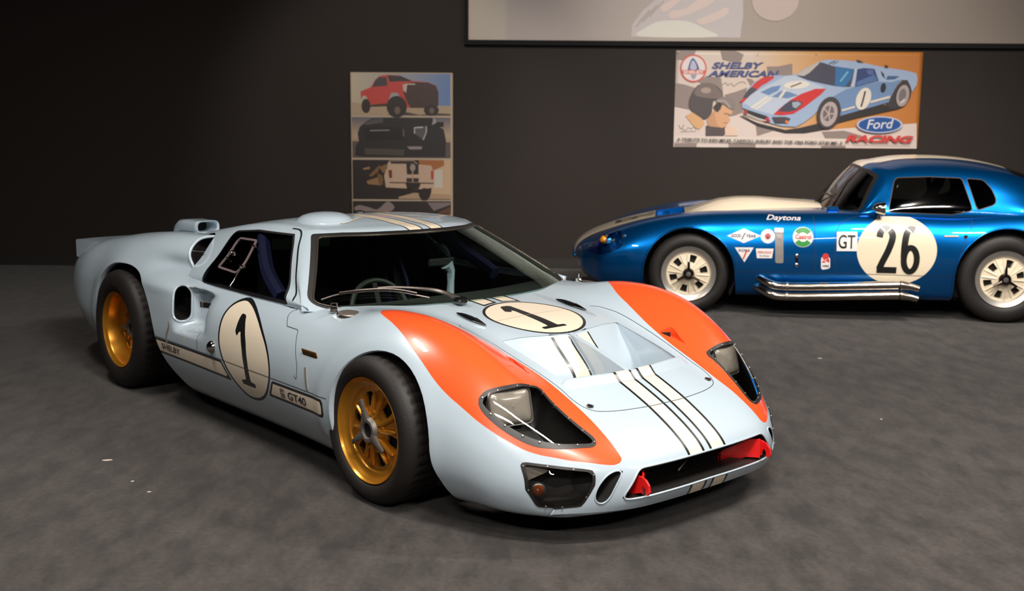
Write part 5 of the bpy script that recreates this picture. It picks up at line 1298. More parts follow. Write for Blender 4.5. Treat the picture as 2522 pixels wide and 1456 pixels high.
# door mirror
mb = MB(); mb.lathe([(0, .075), (.02, .070), (.036, .05), (.046, .0), (.046, -.012), (.036, -.014), (0, -.012)], 'x', (-1.395, .80, .835), n=28); o = mb.build('door_mirror', M['chrome'], dy)
mb = MB(); mb.tube([(-1.37, .77, .765), (-1.375, .785, .80), (-1.38, .80, .82)], [.02, .012, .012], 8); mb.build('mirror_stalk', M['chrome'], o)
for x, y in ((-1.06, .62), (-.62, -.50)):
    a, _ = db.top(x, y); mb = MB(); mb.box((x, y, a.z+.012), (.09, .05, .035), bev=.010); mb.build('cowl_vent', M['bluelight'], dy)
mb = MB(); mb.tube([(-1.0, .05, .815), (-1.05, .15, .90), (-1.10, .3, .885)], .006, 6); mb.build('wiper', M['black'], dy)
# bright pin on the front corner
p, _ = fs(.50, .58); mb = MB(); mb.box((p.x, p.y+.005, p.z-.03), (.025, .012, .09), bev=.004); mb.build('hood_catch', M['chrome'], dy)
# side pipes
for z, x1 in ((.250, -1.66), (.175, -1.655)):
    for sg in (1, -1):
        mb = MB(); pts = smooth_open([(-.50, sg*.78, z+.055), (-.545, sg*.83, z+.04), (-.60, sg*.88, z+.015), (-.67, sg*.90, z+.001), (-.85, sg*.90, z+.002)], 6)+[(x, sg*.90, z+.002+(-.85-x)*.045) for x in (-1.1, -1.35, -1.52)]
        mb.tube(pts, .031, 16, cap=False); o = mb.build('side_pipe', M['pipe'], dy)
        mb = MB(); zz = z+.032; mb.tube([(-1.53, sg*.90, zz), (-1.545, sg*.90, zz), (-1.60, sg*.902, zz-.008), (x1, sg*.905, zz-.022)], [.034, .034, .026, .023], 16, cap=False); mb.build('pipe_tip', M['pipe'], o)
        mb = MB(); mb.tube([(-.715, sg*.90, z+.001), (-.73, sg*.90, z+.001)], .0335, 16); mb.build('pipe_clamp', M['steel'], o)
# wheels
def dy_wheel(r, w):
    out = []; L = .208
    mb = MB(); mb.lathe([(.164, .022), (.170, .012), (.184, .008), (.196, .003), (L-.002, -.002), (L, .002), (L, .010), (.195, .03), (.19, w-.01)], 'y', n=72); out.append(('wheel', mb.V, mb.F, M['rim_chrome']))
    V = []; nr = 30; nt = 150
    for i in range(nr):
        rr = .166-(.166-.03)*i/(nr-1); y = np.interp(rr, [.03, .06, .10, .15, .178], [-.008, .002, .014, .024, .020])
        for j in range(nt): t = 2*PI*j/nt; V.append((rr*math.cos(t), y, rr*math.sin(t)))
    s = grid_skin(V, nr, nt, ring=True)
    def win(V_, N_):
        f = np.full(len(V_), 1e3); rr = np.hypot(V_[:, 0], V_[:, 2]); th_ = np.arctan2(V_[:, 2], V_[:, 0])
        for k in range(6):
            a = math.radians(75+60*k); dt = (th_-a+PI) % (2*PI)-PI; q0 = np.abs(rr-.117)-.024; q1 = np.abs(dt)*rr-(.019+.16*(rr-.117)); f = np.minimum(f, np.maximum(q0, q1)-.004)
        return f
    s.cut(win, 'win'); V2, N2, F2 = s.sub(['body']); mb = MB(); mb.add(V2, F2)
    for L_ in s.loops('win'):
        P = s.V[L_]; m = len(P); mb.add([tuple(p) for p in P]+[(p[0], p[1]+.03, p[2]) for p in P], [(i, (i+1) % m, m+(i+1) % m, m+i) for i in range(m)])
    for k in range(6):
        for d_ in (-20, 20):
            a = math.radians(75+60*k+d_); c_, s_ = math.cos(a), math.sin(a)
            mb.tube([(c_*q, np.interp(q, [.03, .06, .10, .15], [-.008, .002, .014, .024])-.001, s_*q) for q in np.linspace(.055, .158, 6)], [.003, .005, .006, .006, .006, .003], 6)
    out.append(('wheel_centre', mb.V, mb.F, M['cream2']))
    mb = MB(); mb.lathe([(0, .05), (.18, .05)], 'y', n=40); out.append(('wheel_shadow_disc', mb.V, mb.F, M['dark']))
    mb = MB(); mb.lathe([(.045, .0), (.043, -.02), (.036, -.03), (.020, -.032)], 'y', n=30)
    for a in (90, 210, 330):
        a = math.radians(a); c_, s_ = math.cos(a), math.sin(a); mb.tube([(c_*q, -.024, s_*q) for q in (.03, .06, .095)], [.013, .010, .008], 8)
    out.append(('knock_off_spinner', mb.V, mb.F, M['cap_dark']))
    mb = MB(); mb.lathe([(.021, -.030), (.018, -.036), (0, -.037)], 'y', n=20); out.append(('spinner_cap', mb.V, mb.F, M['steel']))
    V, F = tyre_mesh('tyre', r, L, w, None, n=120); out.append(('tyre', V, F, M['rubber'])); return out
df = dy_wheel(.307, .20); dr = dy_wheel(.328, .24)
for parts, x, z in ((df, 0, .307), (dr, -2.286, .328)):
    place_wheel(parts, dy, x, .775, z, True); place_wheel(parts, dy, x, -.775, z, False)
# nose number on the stripe, read from the front
def ft(a, b): return db.top(a, b)
for k, (s_, y0) in enumerate((('2', -.13), ('6', .01))):
    V, F, w_ = text2d(s_, 1.0); P = []
    for a, b in V:
        h, n = ft(.60-.34*b/.7+.0, y0+a*.13/w_)
        P.append(tuple(h+Vector((0, 0, .002))) if h is not None else (.5, 0, .6))
    mesh_obj('number', P, F, M['black_paint'], dy, smooth=False)
# cabin interior
mb = MB(); mb.box((-1.75, 0, .42), (1.4, 1.36, .5)); mb.build('cabin_tub', M['interior'], dy, smooth=False)
for y in (-.33, .33):
    V = []; F = []; n = 7
    for (x, z, w_) in ((-1.45, .70, .2), (-1.85, .68, .21), (-1.98, .80, .2), (-2.06, .95, .17), (-2.08, 1.02, .12)):
        for u in np.linspace(-1, 1, n): V.append((x+.04*u*u, y+u*w_, z+.02*u*u))
    for i in range(4):
        for j in range(n-1): F.append((i*n+j, i*n+j+1, (i+1)*n+j+1, (i+1)*n+j))
    mesh_obj('seat', V, F, M['interior'], dy)
V = []; F = []
for y in np.linspace(-.62, .62, 9): V += [(-1.06-.12*abs(y)**2, y, .79), (-1.3, y, .80), (-1.34, y, .74), (-1.3, y, .66)]
for i in range(8):
    for j in range(3): F.append((i*4+j, i*4+j+1, (i+1)*4+j+1, (i+1)*4+j))
mesh_obj('dashboard', V, F, M['dash'], dy, sharp=40)
mb = MB(); mb.tube([(-1.42, .33+.17*math.cos(t), .83+.15*math.sin(t)) for t in np.arange(30)*2*PI/30], .012, 8, closed=True); mb.build('steering_wheel', M['leather'], dy)
# ------------------------------------------------------------------ projection screen, banner and picture board on the back wall
INK = {}
def ink(rgb, rough=.45):
    k = tuple(int(c) for c in rgb)
    if k not in INK: INK[k] = mat('ink_%d_%d_%d' % k, srgb(*k), rough, var=.03, vscale=8)
    return INK[k]
class Print:
    """flat printing on a sheet; points are given in the pixels of a study view of the sheet"""
    def __init__(s, corners, org, w, h, parent, region, scale):
        s.c = [np.array(p, float) for p in corners]; s.org = np.array(org, float); s.w = w; s.h = h; s.p = parent; s.r = region; s.k = scale; s.n = 0
    def uv(s, p):
        q = np.array(s.r)+np.array(p, float)/s.k; tl, tr, br, bl = s.c; u = v = .5
        for _ in range(12):
            l = tl+(bl-tl)*v; r = tr+(br-tr)*v; u = (q[0]-l[0])/(r[0]-l[0]); t = tl+(tr-tl)*u; b = bl+(br-bl)*u; v = (q[1]-t[1])/(b[1]-t[1])
        return min(max(u, 0), 1), min(max(v, 0), 1)
    def xyz(s, p): u, v = s.uv(p); return (s.org[0]+u*s.w, s.org[1]-.0008-.00035*s.n, s.org[2]-v*s.h)
    def add(s, name, pts, rgb, smooth=0, m=None):
        s.n += 1
        P = smooth_closed(pts, smooth) if smooth else pts
        return mesh_obj(name, [s.xyz(p) for p in P], [tuple(range(len(P)))], m or ink(rgb), s.p, smooth=False)
    def oval(s, name, c, rx, ry, rgb, rot=0, n=32):
        a = math.radians(rot); return s.add(name, [(c[0]+rx*math.cos(t)*math.cos(a)-ry*math.sin(t)*math.sin(a), c[1]+rx*math.cos(t)*math.sin(a)+ry*math.sin(t)*math.cos(a)) for t in np.arange(n)*2*PI/n], rgb)
    def line(s, name, pts, w, rgb, smooth=4):
        s.n += 1; P = np.array([s.xyz(p) for p in (smooth_open(pts, smooth) if smooth and len(pts) > 2 else pts)])
        T = np.gradient(P, axis=0); S_ = np.stack([-T[:, 2], 0*T[:, 0], T[:, 0]], 1); S_ /= np.linalg.norm(S_, axis=1)[:, None]+1e-9
        m = len(P); ww = w/s.k*s.w/np.linalg.norm(s.c[1]-s.c[0]); V = np.concatenate([P-S_*ww/2, P+S_*ww/2]); return mesh_obj(name, V, [(i, i+1, m+i+1, m+i) for i in range(m-1)], ink(rgb), s.p, smooth=False)
    def text(s, name, st, p0, p1, h, rgb, shear=0.0, bold=0.0):
        """base line from p0 to p1 (pixels), cap height h"""
        s.n += 1; V, F, w = text2d(st, 1.0, 1.0, shear, bold); p0 = np.array(p0, float); d = np.array(p1, float)-p0
        return mesh_obj(name, [s.xyz(p0+d*a/w+np.array([0, -b*h/.7])) for a, b in V], F, ink(rgb), s.p, smooth=False)
def grad_mat(name, axis, stops, lo, hi, rough=.45, emit=0.0):
    m = mat(name, (.5, .5, .5, 1), rough); N = m.node_tree.nodes; L = m.node_tree.links; tc = N.new('ShaderNodeTexCoord'); sp = N.new('ShaderNodeSeparateXYZ'); L.new(tc.outputs['Object'], sp.inputs[0])
    mr = N.new('ShaderNodeMapRange'); mr.inputs['From Min'].default_value = lo; mr.inputs['From Max'].default_value = hi; L.new(sp.outputs[axis], mr.inputs['Value'])
    cr = N.new('ShaderNodeValToRGB'); e = cr.color_ramp.elements; e[0].position = stops[0][0]; e[0].color = srgb(*stops[0][1]); e[1].position = stops[-1][0]; e[1].color = srgb(*stops[-1][1])
    for p, c in stops[1:-1]: x = e.new(p); x.color = srgb(*c)
    L.new(mr.outputs[0], cr.inputs[0]); L.new(cr.outputs[0], N['Principled BSDF'].inputs['Base Color'])
    if emit > 0: L.new(cr.outputs[0], N['Principled BSDF'].inputs['Emission Color']); N['Principled BSDF'].inputs['Emission Strength'].default_value = emit
    return m
WY = Y1
# projection screen
sc = empty('projection_screen', (2.66, WY, 2.152)); tag(sc, 'large white projection screen in a black frame high on the dark wall', 'screen')
SW_, SH_ = 6.0, 2.1
mb = MB()
for c, d in (((0, -.03, .022), (SW_, .06, .045)), ((0, -.03, SH_-.022), (SW_, .06, .045)), ((-SW_/2+.02, -.03, SH_/2), (.04, .06, SH_-.09)), ((SW_/2-.02, -.03, SH_/2), (.04, .06, SH_-.09))): mb.box(c, d)
mb.build('screen_frame', M['velvet'], sc, smooth=False)
scr_em = SCREEN_EMIT
gm = grad_mat('projected_picture', 'X', [(0, (176, 158, 147)), (.012, (176, 158, 147)), (.014, (172, 163, 149)), (.064, (171, 163, 151)), (.069, (163, 153, 149)), (.30, (171, 160, 153)), (.55, (158, 146, 136)), (.8, (135, 124, 115)), (1, (126, 115, 106))], -SW_/2, SW_/2, .8, scr_em)
mb = MB(); mb.add([(-SW_/2+.04, -.02, .045), (SW_/2-.04, -.02, .045), (SW_/2-.04, -.02, SH_-.045), (-SW_/2+.04, -.02, SH_-.045)], [(0, 1, 2, 3)]); mb.build('screen_cloth', gm, sc, smooth=False)
def emi(rgb):
    m = mat('light_%d_%d_%d' % rgb, srgb(*rgb), .8, emit=(srgb(*rgb), scr_em)); return m
# projected figure: study pixels are the top strip of the picture
SP = Print([(1142, -300), (2522, -300), (2522, 114), (1142, 110)], (-.34-2.66, -.021, 0), 5.36, 1, sc, (1142, 0), 2522/1380)
def sxyz(p, n):   # strip pixel -> screen plane
    x = (p[0]/(2522/1380)+1142-1143)*5.36/1379.; z = (112-p[1]/(2522/1380))*.00390
    return (x-3.0, -.021-.0008*n, z+.0)
def sadd(name, pts, rgb, n, smooth=6):
    P = smooth_closed(pts, smooth) if smooth else pts; return mesh_obj(name, [sxyz(p, n) for p in P], [tuple(range(len(P)))], emi(rgb), sc, smooth=False)
sadd('projected_sleeve', [(750, 165), (755, 110), (800, 50), (860, 0), (880, -60), (1240, -60), (1250, 60), (1240, 165)], (186, 178, 176), 1, 0)
sadd('projected_knee', [(792, 163), (815, 125), (870, 98), (940, 92), (1010, 98), (1080, 128), (1128, 163)], (206, 202, 192), 2, 4)
for k, q in enumerate(([(915, 65), (935, 50), (990, 40), (1060, -10), (1100, -50), (1120, -10), (1100, 20), (1040, 50), (960, 80), (925, 82)], [(1045, 90), (1080, 75), (1140, 50), (1170, 35), (1185, 50), (1160, 75), (1090, 105), (1055, 108)], [(878, 40), (890, 25), (940, -5), (960, -40), (985, -30), (960, 10), (905, 52), (885, 55)])): sadd('projected_finger', q, (204, 186, 178), 3+k)
for k, x in enumerate((770, 800, 830)): sadd('projected_fold', [(x, 120-k*22), (x+20, 90-k*22), (x+60, 45-k*20), (x+66, 50-k*20), (x+28, 95-k*22), (x+6, 122-k*22)], (170, 160, 156), 7+k, 0)
sadd('projected_disc', [(1285+105+105*math.cos(t), 0+92*math.sin(t)) for t in np.linspace(0, PI, 20)], (186, 170, 162), 10, 0)
# banner
bn = empty('car_banner', (1.690, WY-.006, 2.114)); tag(bn, 'wide printed banner of a pale blue race car and a helmeted driver', 'banner')
BW, BH = 2.367, .918
fab = grad_mat('banner_print_ground', 'X', [(0, (206, 190, 180)), (.30, (206, 188, 174)), (.42, (206, 172, 134)), (.62, (196, 138, 76)), (.85, (188, 120, 56)), (1, (182, 112, 50))], 0, BW)
V = []; F = []; nx, nz = 60, 24
for j in range(nz+1):
    for i in range(nx+1): V.append((BW*i/nx, 0, -BH*j/nz))
for j in range(nz):
    for i in range(nx): F.append((j*(nx+1)+i, j*(nx+1)+i+1, (j+1)*(nx+1)+i+1, (j+1)*(nx+1)+i))
o = mesh_obj('banner_sheet', V, F, fab, bn); md = o.modifiers.new('thickness', 'SOLIDIFY'); md.thickness = .002; md.offset = 1
CB = [(1664.8, 125), (2272, 126.5), (2259.5, 368.5), (1658.5, 361.3)]
A = Print(CB, (0, -.003, 0), BW, BH, bn, (1650, 115), 5.6); 
def chk(pts, rgb=(138, 122, 116)): A.add('printed_flag_check', pts, rgb)
A.add('printed_ground', [(60, 830), (400, 900), (1000, 960), (1700, 1180), (3400, 1060), (3400, 1450), (40, 1450)], (208, 192, 184))
for q in ([(90, 50), (350, 50), (330, 130), (250, 190), (90, 180)], [(690, 50), (900, 50), (1010, 110), (960, 230), (720, 180)], [(75, 500), (200, 520), (360, 570), (260, 860), (70, 820)], [(380, 480), (500, 400), (700, 430), (730, 640), (560, 560)], [(1330, 270), (1480, 270), (1680, 230), (1680, 400), (1500, 420), (1340, 380)], [(750, 660), (900, 620), (1060, 560), (1000, 900), (840, 960)], [(1050, 430), (1130, 450), (1160, 480), (1110, 540)], [(60, 1325), (370, 1325), (365, 1380), (55, 1375)], [(805, 1330), (1180, 1330), (1180, 1390), (810, 1388)], [(950, 960), (1010, 940), (1200, 1060), (1420, 1160), (1200, 1230), (1180, 1080)], [(2090, 1175), (2400, 1160), (2700, 1250), (2420, 1300), (2140, 1270)], [(2080, 1370), (2420, 1370), (2420, 1420), (2090, 1420)]): chk(q)
A.add('printed_caption_band', [(48, 1225), (1680+800, 1225+52), (1680+800, 1305+48), (45, 1310)], (212, 198, 188))
A.oval('printed_badge_ring', (318, 300), 182, 190, (200, 78, 66)); A.oval('printed_badge', (318, 300), 162, 168, (214, 204, 202))
A.add('printed_snake', [(310, 160), (350, 200), (390, 280), (385, 320), (250, 320), (248, 280), (275, 200)], (66, 84, 136), 4); A.add('printed_snake_body', [(310, 190), (345, 230), (360, 310), (275, 310), (285, 230)], (176, 176, 196), 4)
A.add('printed_snake_tail', [(275, 380), (365, 380), (345, 430), (318, 455), (295, 430)], (150, 146, 160)); A.add('printed_badge_band', [(158, 322), (478, 322), (474, 376), (165, 376)], (204, 92, 80)); A.text('printed_lettering', 'SHELBY', (180, 366), (460, 366), 36, (222, 210, 206), bold=.03)
A.text('printed_lettering', 'SHELBY', (570, 298), (1290, 298), 80, (58, 70, 124), shear=.3, bold=.04); A.text('printed_lettering', 'AMERICAN', (510, 408), (1500, 412), 80, (58, 70, 124), shear=.3, bold=.04)
A.line('printed_signature', [(710, 530), (760, 490), (790, 525), (840, 500), (870, 540), (930, 500), (1000, 480), (1040, 505)], 5, (120, 106, 100)); A.line('printed_signature', [(120, 1070), (150, 1130), (190, 1070), (170, 1120), (210, 1150), (250, 1110), (290, 1130), (330, 1100), (360, 1140)], 5, (110, 98, 94)); A.line('printed_signature', [(140, 1168), (360, 1160)], 4, (110, 98, 94))
# driver portrait
A.add('printed_shoulder', [(210, 950), (300, 900), (420, 960), (480, 1060), (400, 1140), (330, 1100)], (206, 160, 112)); A.add('printed_collar', [(490, 1090), (560, 1060), (700, 1100), (790, 1120), (740, 1225), (490, 1225)], (78, 68, 68))
A.add('printed_neck', [(500, 1010), (600, 880), (700, 1000), (690, 1110), (590, 1100), (530, 1090)], (190, 140, 104)); A.add('printed_face', [(600, 830), (700, 780), (800, 850), (862, 880), (845, 930), (800, 950), (828, 1010), (790, 1060), (770, 1100), (700, 1118), (640, 1060), (620, 960)], (206, 156, 116))
A.add('printed_hair', [(590, 830), (640, 770), (720, 780), (690, 860), (650, 900), (625, 890)], (56, 46, 44)); A.line('printed_brow', [(740, 920), (790, 925), (830, 945)], 14, (120, 84, 64)); A.line('printed_mouth', [(730, 1050), (790, 1045)], 8, (140, 84, 70))
A.add('printed_hand', [(750, 1120), (820, 1080), (900, 1130), (930, 1225), (760, 1225)], (216, 186, 166))
A.add('printed_helmet', [(320, 600), (380, 530), (480, 500), (600, 520), (690, 590), (730, 680), (700, 720), (600, 740), (580, 840), (560, 930), (480, 1000), (400, 960), (290, 880), (255, 800), (270, 700)], (74, 64, 64), 3); A.add('printed_helmet_dome', [(335, 660), (350, 580), (430, 515), (520, 505), (620, 540), (700, 630), (715, 700), (560, 710), (420, 690)], (112, 98, 92), 3); A.oval('printed_helmet_gleam', (490, 600), 70, 40, (158, 140, 130)); A.add('printed_goggles', [(620, 740), (720, 690), (830, 700), (890, 770), (880, 840), (830, 860), (760, 800), (680, 770)], (128, 118, 114), 3); A.line('printed_peak', [(640, 750), (740, 745), (790, 790), (820, 840)], 28, (156, 144, 138))
# printed car
B = Print(CB, (0, -.003, 0), BW, BH, bn, (1800, 120), 2522/480.); B.n = A.n+2
B.add('printed_shadow', [(110, 860), (350, 960), (700, 1050), (900, 1020), (1150, 960), (1400, 860), (1900, 720), (2240, 740), (2150, 780), (1650, 890), (1380, 960), (1250, 1040), (950, 1090), (700, 1090), (350, 1000)], (44, 38, 38))
B.add('printed_tyre', [(2070, 600), (2150, 470), (2230, 400), (2290, 420), (2320, 520), (2300, 640), (2220, 740), (2090, 770), (2000, 720)], (58, 52, 54), 3)
B.add('printed_car_body', [(130, 700), (170, 620), (230, 500), (270, 450), (350, 390), (470, 360), (560, 340), (700, 345), (830, 330), (960, 250), (1120, 160), (1250, 135), (1450, 145), (1620, 160), (1800, 200), (2000, 240), (2250, 275), (2380, 310), (2400, 380), (2390, 460), (2330, 560), (2310, 480), (2270, 400), (2200, 400), (2130, 480), (2060, 610), (2030, 690), (1400, 870), (1370, 760), (1300, 640), (1230, 660), (1150, 760), (1060, 860), (930, 960), (830, 1010), (650, 1000), (500, 960), (300, 860), (140, 760)], (150, 168, 196))
B.add('printed_car_side', [(1300, 620), (1480, 520), (1650, 480), (1900, 420), (2060, 430), (2200, 390), (2130, 480), (2050, 620), (2030, 690), (1400, 870), (1380, 740)], (106, 134, 172))
B.add('printed_car_hood', [(150, 700), (250, 590), (450, 480), (700, 350), (830, 345), (1000, 420), (1200, 500), (1000, 560), (800, 660), (620, 800), (540, 850), (350, 800)], (178, 188, 204))
B.add('printed_nostril', [(370, 560), (520, 490), (640, 470), (600, 540), (480, 600)], (96, 128, 172)); B.add('printed_nostril', [(520, 620), (640, 540), (760, 560), (860, 600), (720, 640)], (100, 128, 168))
B.add('printed_stripe', [(240, 755), (450, 610), (490, 620), (275, 775)], (214, 206, 194)); B.add('printed_stripe', [(290, 785), (500, 625), (530, 635), (320, 790)], (214, 206, 194)); B.add('printed_stripe', [(600, 635), (680, 520), (715, 525), (640, 638)], (210, 202, 190))
B.oval('printed_roundel', (840, 465), 165, 52, (216, 208, 196), -4); B.line('printed_one', [(900, 438), (760, 492)], 16, (70, 70, 74), 0)
B.add('printed_fender_red', [(105, 680), (180, 620), (160, 640), (250, 500), (300, 440), (400, 370), (540, 350), (550, 375), (470, 430), (380, 480), (330, 530), (240, 600), (140, 700)], (194, 40, 40)); B.add('printed_fender_red', [(540, 850), (620, 770), (760, 660), (900, 580), (1080, 515), (1220, 515), (1150, 590), (1020, 690), (930, 760), (800, 840), (650, 860)], (194, 40, 40))
B.add('printed_headlamp', [(600, 810), (680, 720), (770, 665), (880, 670), (920, 705), (840, 790), (740, 815)], (60, 60, 80)); B.add('printed_headlamp_glass', [(780, 690), (860, 680), (900, 710), (830, 770), (790, 750)], (150, 160, 172)); B.add('printed_headlamp', [(150, 630), (210, 530), (260, 490), (330, 525), (250, 590), (190, 640)], (60, 62, 76))
B.add('printed_windscreen', [(840, 345), (960, 270), (1110, 170), (1180, 180), (1300, 220), (1580, 260), (1560, 380), (1530, 490), (1350, 480), (1150, 440), (980, 400)], (62, 62, 80)); B.add('printed_windscreen_glow', [(1340, 230), (1570, 260), (1545, 380), (1460, 490), (1330, 475)], (44, 104, 156)); B.line('printed_gleam', [(1500, 290), (1400, 420)], 22, (110, 170, 196), 0); B.add('printed_screen_light', [(840, 340), (960, 265), (1110, 165), (1130, 185), (1000, 310), (930, 350)], (182, 172, 164))
B.add('printed_side_window', [(1620, 260), (1700, 245), (1840, 255), (1895, 410), (1590, 490)], (44, 62, 108)); B.add('printed_side_window_light', [(1620, 420), (1840, 330), (1885, 410), (1600, 480)], (76, 104, 152)); B.add('printed_side_window_light', [(1730, 270), (1820, 265), (1830, 330), (1760, 330)], (80, 96, 146))
B.line('printed_pillar', [(1600, 255), (1560, 490)], 30, (176, 182, 196), 0); B.oval('printed_intake', (1955, 500), 34, 62, (34, 36, 44), 8); B.add('printed_intake', [(1920, 280), (1960, 320), (1975, 380), (1940, 340)], (40, 44, 54)); B.add('printed_scoop', [(1990, 390), (2010, 345), (2160, 350), (2100, 385)], (62, 92, 136))
B.oval('printed_roundel', (1700, 645), 92, 150, (214, 204, 190), 20); B.line('printed_one', [(1722, 545), (1700, 640), (1670, 750)], 22, (44, 44, 46), 3); B.line('printed_sill_stripe', [(1420, 800), (1590, 750)], 26, (206, 196, 184), 0); B.line('printed_sill_stripe', [(1790, 690), (2040, 620)], 30, (206, 196, 184), 0)
B.oval('printed_tyre', (1255, 830), 150, 215, (58, 52, 54), 14); B.oval('printed_wheel', (1255, 845), 108, 165, (168, 154, 152), 14); B.oval('printed_wheel_hub', (1250, 835), 70, 105, (104, 94, 94), 14)
for a in range(0, 360, 72): B.line('printed_spoke', [(1252, 840), (1252+70*math.cos(math.radians(a)), 840+115*math.sin(math.radians(a)))], 16, (176, 162, 158), 0)
B.oval('printed_wheel', (2205, 605), 80, 145, (160, 148, 148), 12); B.oval('printed_wheel_hub', (2200, 600), 46, 88, (112, 104, 106), 12); B.line('printed_wheel_gleam', [(2180, 700), (2230, 650)], 20, (210, 200, 196), 0)
B.add('printed_mouth', [(160, 770), (210, 790), (460, 870), (440, 910), (260, 850), (170, 800)], (40, 36, 42)); B.add('printed_fog_lamp', [(520, 880), (690, 880), (760, 900), (720, 960), (560, 960)], (64, 58, 66)); B.oval('printed_signal', (710, 945), 20, 24, (208, 112, 40)); B.add('printed_hook', [(430, 900), (470, 875), (500, 940), (430, 940)], (176, 40, 44)); B.add('printed_hook', [(155, 800), (190, 790), (210, 830), (170, 850)], (170, 48, 44)); B.line('printed_lip', [(200, 840), (330, 895), (440, 930)], 14, (190, 186, 190))
B.line('printed_roof_stripe', [(1250, 190), (1330, 150)], 8, (90, 90, 96), 0); B.line('printed_roof_stripe', [(1300, 195), (1370, 155)], 6, (90, 90, 96), 0); B.add('printed_deck_vent', [(1590, 140), (1640, 145), (1700, 175), (1620, 165)], (50, 48, 50)); B.add('printed_deck_vent', [(1960, 205), (2010, 215), (2010, 240), (1970, 235)], (46, 44, 46))
B.oval('printed_oval_border', (1908, 985), 296, 112, (176, 184, 206)); B.oval('printed_oval', (1908, 985), 272, 96, (30, 76, 142)); 
B.text('printed_lettering', 'Ford', (1740, 1040), (2090, 1030), 122, (206, 206, 214), shear=.25, bold=.01)
B.text('printed_lettering', 'RACING', (1465, 1205), (2350, 1222), 84, (196, 60, 54), shear=.3, bold=.05); B.line('printed_underline', [(1560, 1230), (2310, 1245)], 6, (170, 150, 144), 0)
A.n = B.n+1; A.text('printed_lettering', 'A TRIBUTE TO KEN MILES, CARROLL SHELBY AND THE 1966 FORD GT40 MK. II', (90, 1288), (2360, 1350), 36, (60, 54, 52), bold=.03)
for (x, y) in ((110, 80), (1200, 95), (2000, 80)): A.oval('printed_grommet', (x, y), 9, 9, (180, 160, 140), n=12)
# picture board
pb = empty('picture_board', (-1.424, WY, 1.884)); tag(pb, 'tall board of four framed truck pictures hanging behind the race car', 'picture board')
PW, PH = .962, 1.63
mb = MB(); mb.box((PW/2+.006, -.018, -PH/2), (PW+.02, .036, PH+.006), bev=.003); mb.build('board', mat('board_edge', srgb(176, 158, 138), .5, var=.05), pb)
C4 = [(865.1, 179.6), (1112.3, 179.6), (1109, 525), (866.3, 525)]
Q = Print(C4, (0, -.0365, 0), PW, PH*(1.884-.536)/1.63, pb, (850, 160), 3.832)
sky1 = grad_mat('picture_sky', 'X', [(0, (186, 172, 148)), (.45, (150, 150, 150)), (1, (92, 122, 172))], 0, PW)
Q.add('picture', [(64, 82), (996, 82), (994, 470), (66, 470)], None, m=sky1); Q.add('printed_desert', [(66, 350), (200, 365), (994, 380), (994, 470), (66, 470)], (170, 148, 122)); Q.add('printed_shade', [(400, 468), (580, 440), (700, 465), (900, 450), (994, 455), (994, 470), (400, 470)], (72, 60, 52))
Q.add('printed_truck_body', [(150, 250), (245, 212), (290, 140), (330, 105), (410, 95), (520, 100), (640, 150), (780, 160), (860, 190), (880, 250), (885, 330), (870, 380), (600, 400), (560, 380), (500, 260), (440, 260), (400, 360), (240, 372), (200, 290), (170, 290), (155, 330)], (188, 62, 56)); Q.add('printed_windscreen', [(405, 100), (530, 105), (640, 152), (500, 155), (425, 160)], (50, 44, 44)); Q.add('printed_side_window', [(262, 208), (290, 145), (325, 118), (395, 115), (405, 195)], (62, 56, 60)); Q.add('printed_truck_front', [(560, 175), (660, 160), (790, 165), (862, 195), (885, 260), (880, 380), (840, 400), (620, 400), (580, 330), (548, 240)], (66, 46, 42)); Q.add('printed_lamp', [(548, 180), (590, 185), (580, 260), (552, 240)], (190, 170, 150)); Q.line('printed_lamp_bar', [(570, 180), (665, 180)], 10, (200, 180, 160), 0); Q.add('printed_sill', [(230, 375), (400, 360), (400, 385), (240, 392)], (70, 46, 40))
for c, rx, ry in (((200, 385), 42, 66), ((490, 390), 95, 100), ((815, 420), 70, 52)): Q.oval('printed_tyre', c, rx, ry, (44, 36, 34))
Q.oval('printed_wheel', (495, 425), 28, 36, (104, 88, 78)); Q.oval('printed_wheel', (820, 425), 24, 28, (104, 88, 78))
sky2 = grad_mat('picture_dusk', 'Z', [(0, (120, 100, 84)), (.55, (176, 150, 124)), (1, (92, 90, 104))], -.81, -.42)
Q.add('picture', [(67, 490), (994, 490), (993, 866), (69, 866)], None, m=sky2); Q.add('printed_field', [(68, 715), (993, 720), (993, 866), (69, 866)], (88, 76, 70)); Q.add('printed_truck_nose', [(120, 640), (140, 580), (200, 530), (260, 500), (420, 492), (820, 492), (860, 560), (930, 600), (950, 700), (945, 860), (180, 862), (95, 850), (100, 760), (130, 720)], (40, 35, 36)); Q.add('printed_hood_edge', [(180, 545), (260, 510), (360, 500), (360, 540), (200, 565)], (78, 72, 74)); Q.add('printed_grille', [(170, 590), (540, 580), (540, 700), (200, 710)], (28, 24, 24)); Q.line('printed_grille_letters', [(235, 615), (330, 612), (420, 610)], 12, (130, 122, 118), 0); Q.add('printed_lamp', [(650, 580), (760, 570), (770, 620), (740, 700), (650, 640)], (86, 80, 82)); Q.line('printed_lamp_bar', [(655, 640), (655, 585), (735, 580)], 12, (190, 184, 184), 0); Q.line('printed_lamp_bar', [(765, 570), (768, 620), (735, 700)], 12, (170, 164, 164), 0); Q.add('printed_fog_lamp', [(580, 762), (725, 760), (720, 788), (610, 790)], (140, 130, 130)); Q.add('printed_bumper', [(180, 780), (560, 790), (550, 850), (190, 840)], (74, 66, 58)); Q.add('printed_mirror', [(860, 530), (930, 530), (930, 575), (850, 575)], (30, 26, 26)); Q.line('printed_grille_gleam', [(550, 600), (552, 670)], 10, (110, 100, 98), 0); Q.add('printed_gleam', [(835, 492), (860, 510), (860, 540), (820, 560)], (150, 146, 150))
